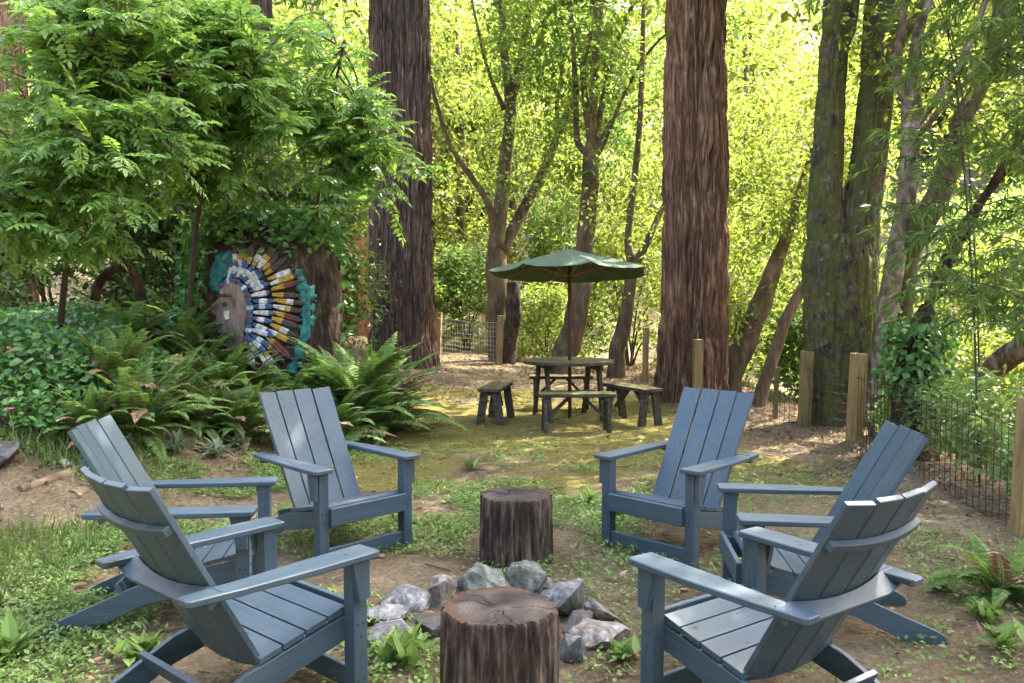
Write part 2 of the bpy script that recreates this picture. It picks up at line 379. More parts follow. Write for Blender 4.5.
# ---------------------------------------------------------------- leaves and plants
def unit(a): return a / np.maximum(np.linalg.norm(a, axis=-1, keepdims=True), 1e-9)
class Leaves:
    def __init__(s): s.v = []; s.f = []; s.n = 0; s.mi = []
    def add(s, P, D, Nn, L, Wd, fold=.12, droop=.0, shape=4, m=0):
        """one leaf per row: base P, direction D, normal Nn, length L, width Wd"""
        P, D, Nn = np.asarray(P, float), unit(np.asarray(D, float)), np.asarray(Nn, float)
        n = len(P)
        if n == 0: return s
        Nn = unit(Nn - D * (Nn * D).sum(1)[:, None]); B = np.cross(Nn, D)
        L = (np.ones(n) * L)[:, None]; Wd = (np.ones(n) * Wd)[:, None]
        if shape == 4:
            V = np.stack([P, P + D * L * .42 + B * Wd * .5 + Nn * L * fold, P + D * L - Nn * L * droop, P + D * L * .42 - B * Wd * .5 + Nn * L * fold], 1)
            T = [(0, 2, 1), (0, 3, 2)]; k = 4
        else:
            V = np.stack([P, P + D * L * .28 + B * Wd * .46 + Nn * L * fold, P + D * L * .62 + B * Wd * .40 + Nn * L * (fold * .8 - droop * .4), P + D * L - Nn * L * droop,
                          P + D * L * .62 - B * Wd * .40 + Nn * L * (fold * .8 - droop * .4), P + D * L * .28 - B * Wd * .46 + Nn * L * fold], 1)
            T = [(0, 3, 2), (0, 2, 1), (0, 5, 4), (0, 4, 3)]; k = 6
        F = (np.arange(n)[:, None, None] * k + np.array(T)[None]).reshape(-1, 3) + s.n
        s.v.append(V.reshape(-1, 3)); s.f.append(F); s.mi.append(np.full(len(F), m)); s.n += n * k; return s
    def geo(s, V, F, m=0):                 # add tube quads
        V = np.asarray(V, float); q = [f for f in F if len(f) == 4]
        q = np.array(q); T = np.concatenate([q[:, [0, 1, 2]], q[:, [0, 2, 3]]]) + s.n
        s.v.append(V); s.f.append(T); s.mi.append(np.full(len(T), m)); s.n += len(V); return s
    def count(s): return sum(len(f) for f in s.f)
    def mesh(s, name, mats):
        return raw_mesh(name, np.concatenate(s.v), np.concatenate(s.f), False, np.concatenate(s.mi), mats)
    def build(s, name, mats, parent=None):
        if not isinstance(mats, (list, tuple)): mats = [mats]
        return link(name, s.mesh(name, mats), parent)
def rnd_dir(n, flat=1.): 
    d = RNG.normal(size=(n, 3)); d[:, 2] *= flat; return unit(d)
def clumps(lv, C, per, rad, L, flat=.45, asp=.5, updown=.7, shape=4, tilt=None, m=0):
    """sprays of leaves round each centre C: a flattened cloud whose leaves point outward and droop"""
    n = len(C) * per
    c = np.repeat(C, per, 0); rr = np.repeat(np.ones(len(C)) * rad, per)[:, None]
    o = RNG.normal(size=(n, 3)) * .5; o[:, 2] *= flat
    # each spray has its own slant
    sl = np.repeat(RNG.normal(size=(len(C), 2)) * .35, per, 0)
    o[:, 2] += o[:, 0] * sl[:, 0] + o[:, 1] * sl[:, 1]
    D = unit(o) * .8 + rnd_dir(n, .6); D[:, 2] -= .25
    Nn = rnd_dir(n) * (1 - updown); Nn[:, 2] += updown
    Nn = np.where(RNG.random((n, 1)) < .35, rnd_dir(n), Nn)
    ln = L * RNG.uniform(.5, 1.1, n) * np.repeat(RNG.uniform(.75, 1.4, len(C)), per)
    lv.add(c + o * rr, D, Nn, ln, ln * asp * RNG.uniform(.8, 1.2, n), RNG.uniform(.02, .18), .08, shape, m)

def px_path(pts, D=None):                  # [(u, v) or (u, v, D)] -> world points
    return np.array([W(p[0], p[1], p[2] if len(p) > 2 else D) for p in pts])
def bark_disp(k, amp, seed=0, zf=.35, warp=.35, lump=.10):
    """furrowed bark: plates with narrow meandering cracks between them"""
    def f(th, P, r):
        z = P[:, 2][:, None]
        th = th + warp / k * (fbm(np.cos(th) * k * .5, np.sin(th) * k * .5, z * zf * 3, seed + 31) - .5) * 4
        c, s_ = np.cos(th), np.sin(th)
        n1 = np.abs(noise(c * k, s_ * k, z * zf, seed) - .5) * 2
        n2 = np.abs(noise(c * k * 2.3, s_ * k * 2.3, z * zf * 2.6, seed + 5) - .5) * 2
        n3 = noise(c * 1.2, s_ * 1.2, z * .4, seed + 9) - .5
        n4 = fbm(c * k * 4, s_ * k * 4, z * zf * 9, seed + 12, 2) - .5
        return r * (1 + lump * n3) + amp * (np.minimum(n1 * 3.2, 1) * .65 + np.minimum(n2 * 3.5, 1) * .35 + .35 * n4 - .85)
    return f
def limb(mb, pts, radii, seg=10, n=None, bumpy=.06, seed=0, D=None, m=0):
    P = px_path(pts, D) if D is not None or len(pts[0]) == 3 and isinstance(pts, list) and not isinstance(pts[0], np.ndarray) else np.asarray(pts)
    n = n or max(6, 4 * len(P)); Q = spline(P, n)
    r = np.interp(np.linspace(0, 1, n), np.linspace(0, 1, len(radii)), radii)
    def dsp(th, PP, rr):
        return rr * (1 + bumpy * 2 * (noise(np.cos(th) * 1.6 + PP[:, :1] * 3, np.sin(th) * 1.6 + PP[:, 1:2] * 3, PP[:, 2:] * 3.5, seed) - .5) * 1.6)
    mb.add(*tube(Q, r, seg, dsp), m); return Q

# ---------------------------------------------------------------- redwoods
def redwood(base, prof, label, mat, seed, crown_z, height=24, seg=300, amp=.16, lean=(0, 0), crown=True, cr=3.6, group=None, nclump=150):
    root = empty('redwood_tree', (base[0], base[1], base[2]), label=label, cat='tree', group=group)
    zs = np.concatenate([np.linspace(-.3, 8, 170), np.linspace(8.4, height, 26)])
    P = np.stack([lean[0] * zs, lean[1] * zs, zs], 1)
    r = np.interp(zs, [p[0] for p in prof] + [height], [p[1] for p in prof] + [.08])
    R0 = prof[2][1]
    V, F = tube(P, r, seg, bark_disp(max(3, R0 / .12), amp, seed, .5))
    link('trunk', raw_mesh('trunk', V, [np.array([f for f in F if len(f) == 4])], True, None, [mat]), root)
    if crown:
        lv = Leaves(); nb = nclump
        z = RNG.uniform(crown_z, height, nb); a = RNG.uniform(0, 2 * np.pi, nb)
        rr = cr * (1 - (z - crown_z) / (height - crown_z + 1)) ** .7 * RNG.uniform(.25, 1, nb)
        C = np.stack([np.cos(a) * rr + lean[0] * z, np.sin(a) * rr + lean[1] * z, z - rr * .25], 1)
        clumps(lv, C, 70, .75, .30, .3, .30); lv.build('crown', M_canopy, root)
    return root
b = W(402, 375, 16.9)
redwood((b[0], b[1], gz(b[0], b[1])), [(-.3, .80), (.15, .70), (.9, .65), (2.4, .62), (5, .60), (8, .57)], 'tall dark redwood with a furrowed trunk rising behind the big fern clump', M_red, 3, 9.5, cr=3.2)
b = W(692, 402, 12.6)
redwood((b[0], b[1], gz(b[0], b[1])), [(-.3, .60), (.15, .53), (.6, .495), (2.2, .47), (4.5, .44), (8, .40)], 'reddish redwood with a straight furrowed trunk right of the picnic table and parasol', M_red2, 8, 7.5, cr=3.0)
b = W(8, 300, 12.5); redwood((b[0], b[1], gz(b[0], b[1])), [(-.3, .5), (.2, .42), (1, .38), (3, .34), (6, .3), (8, .28)], 'brown redwood trunk at the left edge behind the pinnate foliage', M_red2, 21, 8.5, seg=110, amp=.04, cr=2.6)
b = W(168, 300, 14.5); redwood((b[0], b[1], gz(b[0], b[1])), [(-.3, .8), (.2, .66), (1, .58), (3, .54), (6, .5), (8, .46)], 'very dark thick redwood behind the leafy tree above the carved stump', M_red, 33, 7.2, seg=130, amp=.05, cr=2.8)
b = W(266, 300, 15.5); redwood((b[0], b[1], gz(b[0], b[1])), [(-.3, .36), (.2, .3), (1, .26), (3, .22), (6, .19), (8, .15)], 'slim dark redwood trunk between the carved stump and the tall dark redwood', M_red, 37, 6.0, height=13, seg=80, amp=.03, cr=2.0, nclump=60)
b = W(121, 300, 13.2); redwood((b[0], b[1], gz(b[0], b[1])), [(-.3, .16), (.2, .13), (1, .11), (3, .105), (6, .1), (8, .09)], 'slender orange-barked young redwood showing through the pinnate foliage', M_red2, 39, 8.5, height=13, seg=60, amp=.015, cr=1.6, nclump=50)

# ---------------------------------------------------------------- broadleaf trees along and beyond the fence
def crown_on(lv, limbs, n, spread, L, per=70, rad=.55, yb=.0, lo=.35, shape=4, asp=.5):
    P = np.concatenate([q[int(len(q) * lo):] for q in limbs])
    C = P[RNG.integers(0, len(P), n)] + RNG.normal(size=(n, 3)) * spread
    C[:, 1] += np.abs(RNG.normal(size=n)) * yb
    clumps(lv, C, per, rad, L, .45, asp, shape=shape)
def broadleaf(name, label, base, trunk, limbs, mat, crown, cat='tree', group=None, extra=None, seed=0):
    """trunk / limbs: (list of (u, v, D), list of radii); crown: dict for crown_on, with mat"""
    root = empty(name, base, label=label, cat=cat, group=group); o = np.array(base)
    mb = MB(); Q = []
    for i, (pts, rad) in enumerate([trunk] + limbs):
        P = px_path(pts); 
        if i == 0: P = np.vstack([[P[0][0], P[0][1], base[2] - .25], P])
        if i == 0: rad = [rad[0] * 1.25] + list(rad)
        big = max(rad) > .2
        q = limb(mb, P - o, rad, 36 if big else (14 if max(rad) > .07 else 7), (60 if big else 24), .10 if big else .07, seed + i)
        Q.append(q)
    mb.build('trunk', mat, root, True)
    if crown:
        lv = Leaves(); m = crown.pop('mat', M_bgleaf); ext = crown.pop('over', None)
        crown_on(lv, Q[1:] or Q, **crown)
        if ext:                             # the part of the crown that spreads above the picture
            n, (cx, cy, cz), (sx, sy, sz) = ext
            C = RNG.normal(size=(n, 3)) * .5 * np.array([sx, sy, sz]) + np.array([cx, cy, cz]) - o
            clumps(lv, C, 60, .8, .24, .35, .5)
        lv.build('crown', m, root)
    return root
def base_at(u, v, D):
    p = W(u, v, D); return (p[0], p[1], gz(p[0], p[1]))
D = 18.9
broadleaf('forked_maple_tree', 'slim brown tree forking low into spread limbs left of the green parasol', base_at(500, 372, D),
  ([(500, 368, D), (497, 320, D), (497, 270, D), (496, 244, D)], [.27, .24, .22, .19]),
  [([(496, 248, D), (489, 206, D - .2), (470, 175, D - .4), (450, 145, D - .5), (437, 105, D - .5), (428, 66, D - .4), (424, 10, D)], [.09, .07, .06, .05, .04, .03]),
   ([(496, 250, D), (502, 195, D), (508, 140, D), (510, 100, D), (504, 50, D), (500, -30, D)], [.19, .16, .14, .12, .09, .06]),
   ([(510, 104, D), (521, 60, D), (530, 0, D + .2), (536, -60, D)], [.11, .09, .07, .05]),
   ([(499, 258, D), (522, 212, D + .3), (545, 168, D + .4), (560, 130, D + .5), (575, 95, D + .5), (594, 45, D + .7), (606, -20, D + .7)], [.14, .12, .10, .08, .06, .05]),
   ([(558, 138, D + .5), (557, 105, D + .4), (562, 55, D), (548, -10, D)], [.06, .05, .04, .03]),
   ([(504, 110, D), (488, 70, D - .3), (478, 30, D - .5), (470, -10, D)], [.05, .04, .03, .02])], M_bark,
  dict(n=170, spread=.9, L=.13, yb=1.4, per=80, over=(60, (-.2, 17.5, 10), (4, 3, 3))), seed=1)
D = 16.8
broadleaf('bay_tree', 'brown tree with fanned upright stems directly behind the parasol', base_at(562, 365, D),
  ([(562, 362, D), (576, 320, D), (584, 262, D), (589, 200, D), (591, 150, D)], [.25, .22, .18, .17, .17]),
  [([(590, 156, D), (577, 140, D), (576, 100, D), (573, 40, D), (568, -20, D)], [.08, .06, .05, .04]),
   ([(590, 160, D), (594, 90, D), (600, 0, D), (603, -50, D)], [.11, .09, .07, .04]),
   ([(592, 155, D), (605, 92, D + .2), (617, 42, D + .4), (640, -10, D + .6)], [.08, .06, .05, .04]),
   ([(592, 158, D), (602, 148, D), (625, 92, D - .3), (652, 48, D - .5), (676, 26, D - .5)], [.05, .04, .03, .02]),
   ([(591, 160, D), (612, 120, D), (640, 105, D + .3), (672, 92, D + .3)], [.04, .03, .02, .015]),
   ([(590, 140, D), (583, 70, D), (592, 20, D), (590, -40, D)], [.07, .06, .05, .04])], M_bark,
  dict(n=170, spread=.9, L=.13, yb=1.5, per=80, over=(60, (2, 17, 9.5), (4, 3, 3)), mat=M_bgleaf2), seed=9)
D = 16.2
broadleaf('bent_bay_tree', 'crooked thin tree leaning right beside the reddish redwood trunk', base_at(617, 356, D),
  ([(617, 352, D), (623, 330, D), (628, 300, D), (634, 262, D)], [.16, .15, .12, .12]),
  [([(633, 266, D), (628, 240, D), (632, 200, D), (640, 120, D), (644, 0, D)], [.09, .07, .06, .04]),
   ([(634, 268, D), (648, 240, D), (664, 205, D + .3), (690, 150, D + .6)], [.09, .07, .05, .03])], M_bark,
  dict(n=110, spread=.9, L=.13, yb=1.5, per=80), seed=15)
broadleaf('leaning_madrone_tree', 'reddish trunk leaning steeply right just beyond the reddish redwood', base_at(730, 382, 13.4),
  ([(730, 376, 13.4), (745, 342, 13.4), (762, 302, 13.4), (780, 252, 13.5)], [.19, .18, .15, .11]),
  [([(779, 256, 13.5), (790, 226, 13.5), (800, 190, 13.6), (822, 120, 13.8), (840, 20, 14)], [.10, .08, .06, .05, .03])], M_bark,
  dict(n=110, spread=.8, L=.12, yb=1.5, per=80, lo=.4, over=(30, (4.2, 13.5, 8.5), (3, 3, 3))), seed=22)
broadleaf('leaning_sapling_tree', 'thin leaning trunk between the old fence post and the mossy forked trunk', base_at(760, 402, 12),
  ([(760, 398, 12), (770, 368, 12), (786, 320, 12), (806, 282, 12)], [.10, .09, .08, .07]),
  [([(805, 284, 12), (822, 240, 12.2), (845, 190, 12.4), (870, 120, 12.8)], [.07, .06, .04, .03])], M_bark,
  dict(n=70, spread=.7, L=.12, yb=1.4, per=80, lo=.5), seed=25)
p = px_path([(506, 372, 18.4), (511, 335, 18.4), (514, 300, 18.4), (512, 282, 18.4)]); mb = MB()
limb(mb, p, [.2, .16, .17, .12], 24, 40, .16, 3)
tag(mb.build('tree_snag', M_snag, None, True), 'short rotten broken trunk standing against the slim forked tree behind the left bench', 'dead tree')

# mossy forked trunk at the fence, pale tree and dark leaning tree beside it
D = 10.4; root = empty('mossy_forked_tree', base_at(843, 436, D), label='thick moss covered trunk forking into two stems beside the wire fence', cat='tree')
o = np.array(root.location); mb = MB(); Q = []
def mtube(pts, rad, seg, n, amp, seed):
    q = spline(px_path(pts) - o, n); r = np.interp(np.linspace(0, 1, n), np.linspace(0, 1, len(rad)), rad)
    k = max(2.2, max(rad) / .055)
    mb.add(*tube(q, r, seg, bark_disp(k, amp * 1.4, seed, 1.6))); Q.append(q)
mtube([(846, 500, D), (845, 436, D), (843, 400, D), (841, 350, D), (840, 300, D), (840, 262, D), (842, 236, D)], [.62, .52, .45, .42, .425, .43, .36], 150, 130, .035, 41)
mtube([(830, 268, D), (825, 205, D), (828, 150, D), (832, 80, D), (836, 20, D), (842, -80, D)], [.26, .20, .175, .165, .16, .15], 80, 90, .025, 42)
mtube([(853, 272, D), (862, 205, D), (870, 150, D), (876, 95, D), (880, 70, D), (883, 48, D)], [.30, .225, .205, .20, .19, .12], 90, 80, .03, 43)
mtube([(874, 110, D), (872, 60, D + .05), (873, 20, D + .1), (876, -40, D + .2)], [.12, .13, .11, .10], 30, 20, .01, 44)
mtube([(878, 100, D), (886, 40, D - .1), (893, 0, D - .1), (900, -60, D)], [.16, .15, .13, .11], 40, 24, .012, 45)
mtube([(880, 72, D), (893, 55, D - .1), (908, 30, D - .2), (922, 0, D - .3), (934, -40, D - .3)], [.08, .07, .06, .055, .05], 20, 24, .006, 46)
mtube([(834, 60, D), (850, 30, D), (856, -10, D), (866, -60, D)], [.08, .07, .06, .05], 20, 20, .006, 47)
mb.build('trunk', M_mossy, root, True)
lv = Leaves(); C = RNG.normal(size=(130, 3)) * np.array([2.0, 2.0, 1.2]) + np.array([4.4, 10.6, 9.4]) - o
clumps(lv, C, 60, .8, .24, .35, .5); lv.build('crown', M_canopy, root)

D = 9.3
broadleaf('pale_barked_tree', 'pale grey barked slender tree right of the thick mossy trunk', base_at(882, 395, D),
  ([(882, 392, D), (884, 350, D), (889, 300, D), (896, 258, D), (904, 220, D), (908, 180, D), (910, 140, D), (912, 100, D)], [.12, .11, .11, .105, .12, .10, .10, .11]),
  [([(912, 108, D), (914, 70, D), (920, 25, D + .1), (936, -20, D + .2)], [.09, .075, .06, .05]),
   ([(911, 112, D), (902, 92, D), (897, 72, D), (902, 30, D - .1), (907, -30, D - .1)], [.06, .05, .045, .04]),
   ([(914, 130, D), (935, 100, D - .2), (958, 68, D - .3), (975, 30, D - .3), (990, -10, D - .3)], [.045, .04, .035, .03]),
   ([(913, 142, D), (930, 122, D - .2), (955, 92, D - .3), (985, 66, D - .4)], [.04, .035, .03, .02])], M_pale,
  dict(n=26, spread=.6, L=.11, yb=1.8, per=60, lo=.5, over=(60, (4.9, 9.4, 8.4), (3.5, 3.5, 2))), seed=31)
D = 9.0
broadleaf('dark_leaning_tree', 'dark mossy trunk slanting up to the right from behind the pale tree', base_at(893, 395, D + .5),
  ([(893, 392, D + .5), (903, 270, D + .4), (917, 235, D + .2), (936, 200, D), (955, 152, D), (965, 110, D)], [.15, .14, .13, .12, .11, .10]),
  [([(964, 114, D), (980, 85, D), (994, 50, D), (1003, 0, D), (1008, -60, D)], [.10, .09, .08, .07]),
   ([(990, 62, D), (1008, 45, D - .2), (1040, 30, D - .3)], [.05, .04, .03])], M_mossy,
  dict(n=24, spread=.6, L=.12, yb=1.8, per=60, lo=.4, over=(60, (5.6, 9.0, 8.4), (3.5, 3.5, 2))), seed=36)
D = 8.2
broadleaf('ivy_clad_tree', 'stubby dark trunk wrapped in ivy with thin limbs sweeping right above the fence', base_at(914, 415, D),
  ([(914, 410, D), (916, 370, D), (920, 335, D), (928, 305, D)], [.20, .18, .13, .06]),
  [([(926, 312, D), (950, 250, D - .1), (985, 196, D - .2), (1032, 140, D - .3)], [.045, .045, .04, .03]),
   ([(926, 312, D), (962, 240, D - .3), (1000, 170, D - .5), (1050, 90, D - .6)], [.035, .035, .03, .02]),
   ([(928, 308, D), (948, 292, D), (985, 310, D - .2), (1015, 330, D - .3)], [.025, .02, .015, .01])], M_snag, None, seed=51)
iv = bpy.data.objects['ivy_clad_tree']; o = np.array(iv.location); lv = Leaves()
P = px_path([(914, 400, D), (916, 370, D), (918, 340, D), (922, 322, D)]) - o; n = 900
q = spline(P, 60)[RNG.integers(0, 60, n)]; a = RNG.uniform(0, 6.28, n); rr = RNG.uniform(.14, .32, n)
off = np.stack([np.cos(a), np.sin(a), RNG.normal(size=n) * .2], 1)
lv.add(q + off * rr[:, None], off + rnd_dir(n) * .8 + [0, 0, -.6], off + rnd_dir(n) * .5, RNG.uniform(.05, .1, n), RNG.uniform(.05, .08, n), .06, .1, 6); lv.build('ivy_leaves', M_ivy, iv)
p = px_path([(972, 398, 9.4), (986, 378, 9.2), (1004, 360, 8.9), (1040, 338, 8.3), (1090, 312, 7.6)]); mb = MB(); limb(mb, p, [.09, .11, .12, .12, .12], 24, 40, .1, 4)
tag(mb.build('fallen_log', M_pale, None, True), 'pale bleached log slanting down beyond the wire fence at the right edge', 'log')

# narrow-leaved foliage hanging in from the right, on thin upright canes
root = empty('willow_shrub', (3.95, 6.3, gz(3.95, 6.3)), label='tall shrub of narrow drooping leaves overhanging the fence at the right edge', cat='shrub'); o = np.array(root.location)
mb = MB(); lv = Leaves(); canes = []
for (dx, dy, h, lx, ly) in [(0, 0, 5.2, -.2, .1), (.25, .3, 5.8, -.6, .3), (.4, -.2, 5.0, -.1, -.4), (-.1, .6, 5.5, -.5, .6), (.5, .8, 4.6, .2, .4), (.3, 1.3, 5.2, -.5, .3)]:
    q = spline(np.array([(dx, dy, -.1), (dx + lx * .2, dy + ly * .2, h * .4), (dx + lx * .6, dy + ly * .6, h * .75), (dx + lx * 1.7, dy + ly * 1.7, h)]), 30)
    mb.add(*tube(q, np.linspace(.011, .004, 30), 6)); canes.append(q)
    for k in range(36):
        s = q[RNG.integers(6, 30)]; a = RNG.uniform(0, 6.28); ln = RNG.uniform(.5, 1.1)
        e = s + np.array([math.cos(a) * ln, math.sin(a) * ln, RNG.uniform(-.25, .3)]); mid = (s + e) / 2 + [0, 0, .12]
        tw = spline(np.array([s, mid, e]), 14); mb.add(*tube(tw, np.linspace(.006, .002, 14), 4))
        nn = 46; P = tw[RNG.integers(2, 14, nn)]
        dd = rnd_dir(nn, .5) + (e - s) / ln * .7; dd[:, 2] -= .7
        lv.add(P, dd, rnd_dir(nn) + [0, 0, .6], RNG.uniform(.09, .17, nn), RNG.uniform(.014, .022, nn), .05, .15, 4)
mb.build('stems', M_twig, root, True); lv.build('leaves', M_willow, root)

# ---------------------------------------------------------------- shrubs and woods beyond the fence
def shrub(name, label, x, y, rx, ry, h, n, L, mat=M_bgleaf, group=None, per=70, rad=.4, asp=.55):
    z = gz(x, y); root = empty(name, (x, y, z), label=label, cat='shrub', group=group); lv = Leaves(); mb = MB()
    t = RNG.uniform(0, 1, n) ** .8; a = RNG.uniform(0, 6.28, n); r = RNG.uniform(.2, 1, n) ** .5 * (1 - .55 * t)
    C = np.stack([np.cos(a) * rx * r, np.sin(a) * ry * r, .1 + t * h], 1)
    clumps(lv, C, per, rad, L, .5, asp)
    for k in range(7):
        e = C[RNG.integers(0, n)]; mb.add(*tube(spline(np.array([(RNG.normal() * .1, RNG.normal() * .1, -.1), e * [.4, .4, .6], e]), 10), np.linspace(.03, .008, 10), 5))
    mb.build('stems', M_twig, root, True); lv.build('leaves', mat, root); return root
G = 'sunlit shrubs beyond the wire fence'
SH = [(-3.2, 20.5, 1.6, 1.2, 3.6, 90), (-1.1, 22.0, 1.5, 1.2, 2.6, 90), (.8, 20.2, 1.2, 1.0, 1.6, 60), (2.6, 19.0, 1.6, 1.2, 3.0, 100), (1.2, 23.5, 1.8, 1.4, 4.2, 110), (4.6, 17.2, 1.6, 1.3, 3.2, 100), (6.3, 15.6, 1.6, 1.3, 2.6, 100),
      (4.9, 13.6, 1.0, .9, 1.3, 60), (7.6, 13.2, 1.6, 1.4, 2.8, 100), (6.6, 11.2, 1.2, 1.1, 1.5, 70), (8.8, 11.0, 1.6, 1.4, 3.2, 100), (6.2, 9.0, 1.0, 1.0, 1.5, 60), (3.9, 15.4, 1.0, .8, 1.7, 60), (9.6, 16.5, 2.2, 1.8, 4.0, 130), (-5.2, 19.0, 1.6, 1.4, 3.4, 90), (-7.2, 20.5, 1.8, 1.5, 5.5, 140), (-4.6, 21.5, 1.8, 1.5, 6.0, 140), (-9.5, 21.5, 2.0, 1.5, 5.5, 140)]
for q, (x, y, rx, ry, h, n) in enumerate(SH):
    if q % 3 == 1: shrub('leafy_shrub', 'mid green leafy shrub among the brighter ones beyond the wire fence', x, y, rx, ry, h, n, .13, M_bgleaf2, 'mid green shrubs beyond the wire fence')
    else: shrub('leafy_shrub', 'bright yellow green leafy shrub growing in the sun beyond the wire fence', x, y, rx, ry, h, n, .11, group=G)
lv = Leaves(); mb = MB()
for k in range(110):
    x = RNG.uniform(-28, 34); y = RNG.uniform(24, 50)
    if abs(x) > y * .66 + 4: continue
    z = gz(x, y); h = RNG.uniform(6, 12); n = 50
    d = unit(RNG.normal(size=(n, 3))) * RNG.uniform(.5, 1, (n, 1)) * [2.2, 2.2, h * .5]
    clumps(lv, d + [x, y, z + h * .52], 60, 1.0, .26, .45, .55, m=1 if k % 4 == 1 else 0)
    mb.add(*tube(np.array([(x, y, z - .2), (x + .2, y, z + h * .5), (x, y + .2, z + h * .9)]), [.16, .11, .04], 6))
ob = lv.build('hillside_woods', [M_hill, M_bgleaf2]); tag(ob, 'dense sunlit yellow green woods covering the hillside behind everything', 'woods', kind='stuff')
tag(mb.build('hillside_trunks', M_bark, None, True), 'thin brown trunks standing among the hillside woods', 'woods', kind='stuff')
# ---------------------------------------------------------------- fences
def fence_post(root, p, h, w_, mat, seed):
    mb = MB(); c = np.array(p) - np.array(root.location)
    mb.prism([(-w_ / 2, -w_ / 2), (w_ / 2, -w_ / 2), (w_ / 2, w_ / 2), (-w_ / 2, w_ / 2)], -.2, h, 'z', rotz(RNG.uniform(-.2, .2)) @ roty(RNG.uniform(-.04, .04)), c, 0, .006)
    return mb.build('post', mat, root)
def wire_mesh(root, a, b_, h, dx=.10, dz=.10, r=.0036, mat=None):
    o = np.array(root.location); a, b_ = np.array(a), np.array(b_); mb = MB(); L = np.linalg.norm((b_ - a)[:2]); n = max(2, int(L / dx))
    pt = lambda t, z: (1 - t) * a + t * b_ - o + np.array([0, 0, z - .03 * math.sin(t * math.pi) * (z / h)])
    for i in range(n + 1): mb.add(*tube([pt(i / n, 0), pt(i / n, h)], [r, r], 3))
    k = int(h / dz)
    for j in range(k + 1):
        rr = r * (1.5 if j == k else 1); q = np.array([pt(i / 8, j * dz) for i in range(9)]); mb.add(*tube(q, [rr] * 9, 3))
    return mb.build('wire_mesh', mat or M_wire, root)
def wire_fence(label, posts, r=.0036, mat=None):
    f = empty('wire_fence', posts[0][0], label=label, cat='fence')
    for i, (p, h, w_, m) in enumerate(posts): fence_post(f, p, h, w_, m, i)
    for i in range(len(posts) - 1):
        a, b_ = posts[i][0], posts[i + 1][0]; wire_mesh(f, a, b_, min(posts[i][1], posts[i + 1][1]) - .12, r=r if i < 2 or mat is None else .0022, mat=mat if i < 2 else None)
    return f
def pp(u, v, D): 
    p = W(u, v, D); return (p[0], p[1], gz(p[0], p[1]))
wire_fence('wire mesh fence on four square posts closing the yard behind the picnic table', [(pp(360, 360, 20.6), 1.0, .1, M_post), (pp(438, 363, 19.9), 1.02, .13, M_post), (pp(499, 370, 18.0), 1.05, .13, M_post), (pp(645, 383, 15.3), 1.0, .11, M_post), (pp(697, 395, 11.6), .96, .115, M_post)], .0036, M_wirenew)
wire_fence('wire mesh fence on weathered posts running along the right side of the yard', [(pp(775, 421, 10.75), .66, .05, M_postold), (pp(804, 427, 10.1), .90, .115, M_postold), (pp(854, 442, 9.05), .95, .135, M_post), (pp(1021, 536, 5.5), .90, .10, M_post)])
o0 = W(328, 312, 18.9); o1 = W(366, 312, 18.5); cf = empty('board_fence', (o0[0], o0[1], gz(o0[0], o0[1])), label='orange cedar board fence between the carved stump and the dark redwood', cat='fence')
vec = np.array([o1[0] - o0[0], o1[1] - o0[1]]); L = np.linalg.norm(vec); an = math.atan2(vec[1], vec[0]); mb = MB()
for k in range(-10, 8):
    x = k * .145; mb.prism([(-.07, -.01), (.07, -.01), (.07, .01), (-.07, .01)], -.3, 1.95 - .02 * (k - 4) + RNG.uniform(-.015, .015), 'z', rotz(an), (math.cos(an) * x, math.sin(an) * x, gz(o0[0], o0[1]) * 0), 0, .003)
mb.build('boards', M_cedar, cf)
mb = MB()
for z in (.4, 1.6): mb.box((math.cos(an) * -.2 - math.sin(an) * .035, math.sin(an) * -.2 + math.cos(an) * .035, z), (2.5, .04, .09), rotz(an))
mb.build('rail', M_cedar, cf)

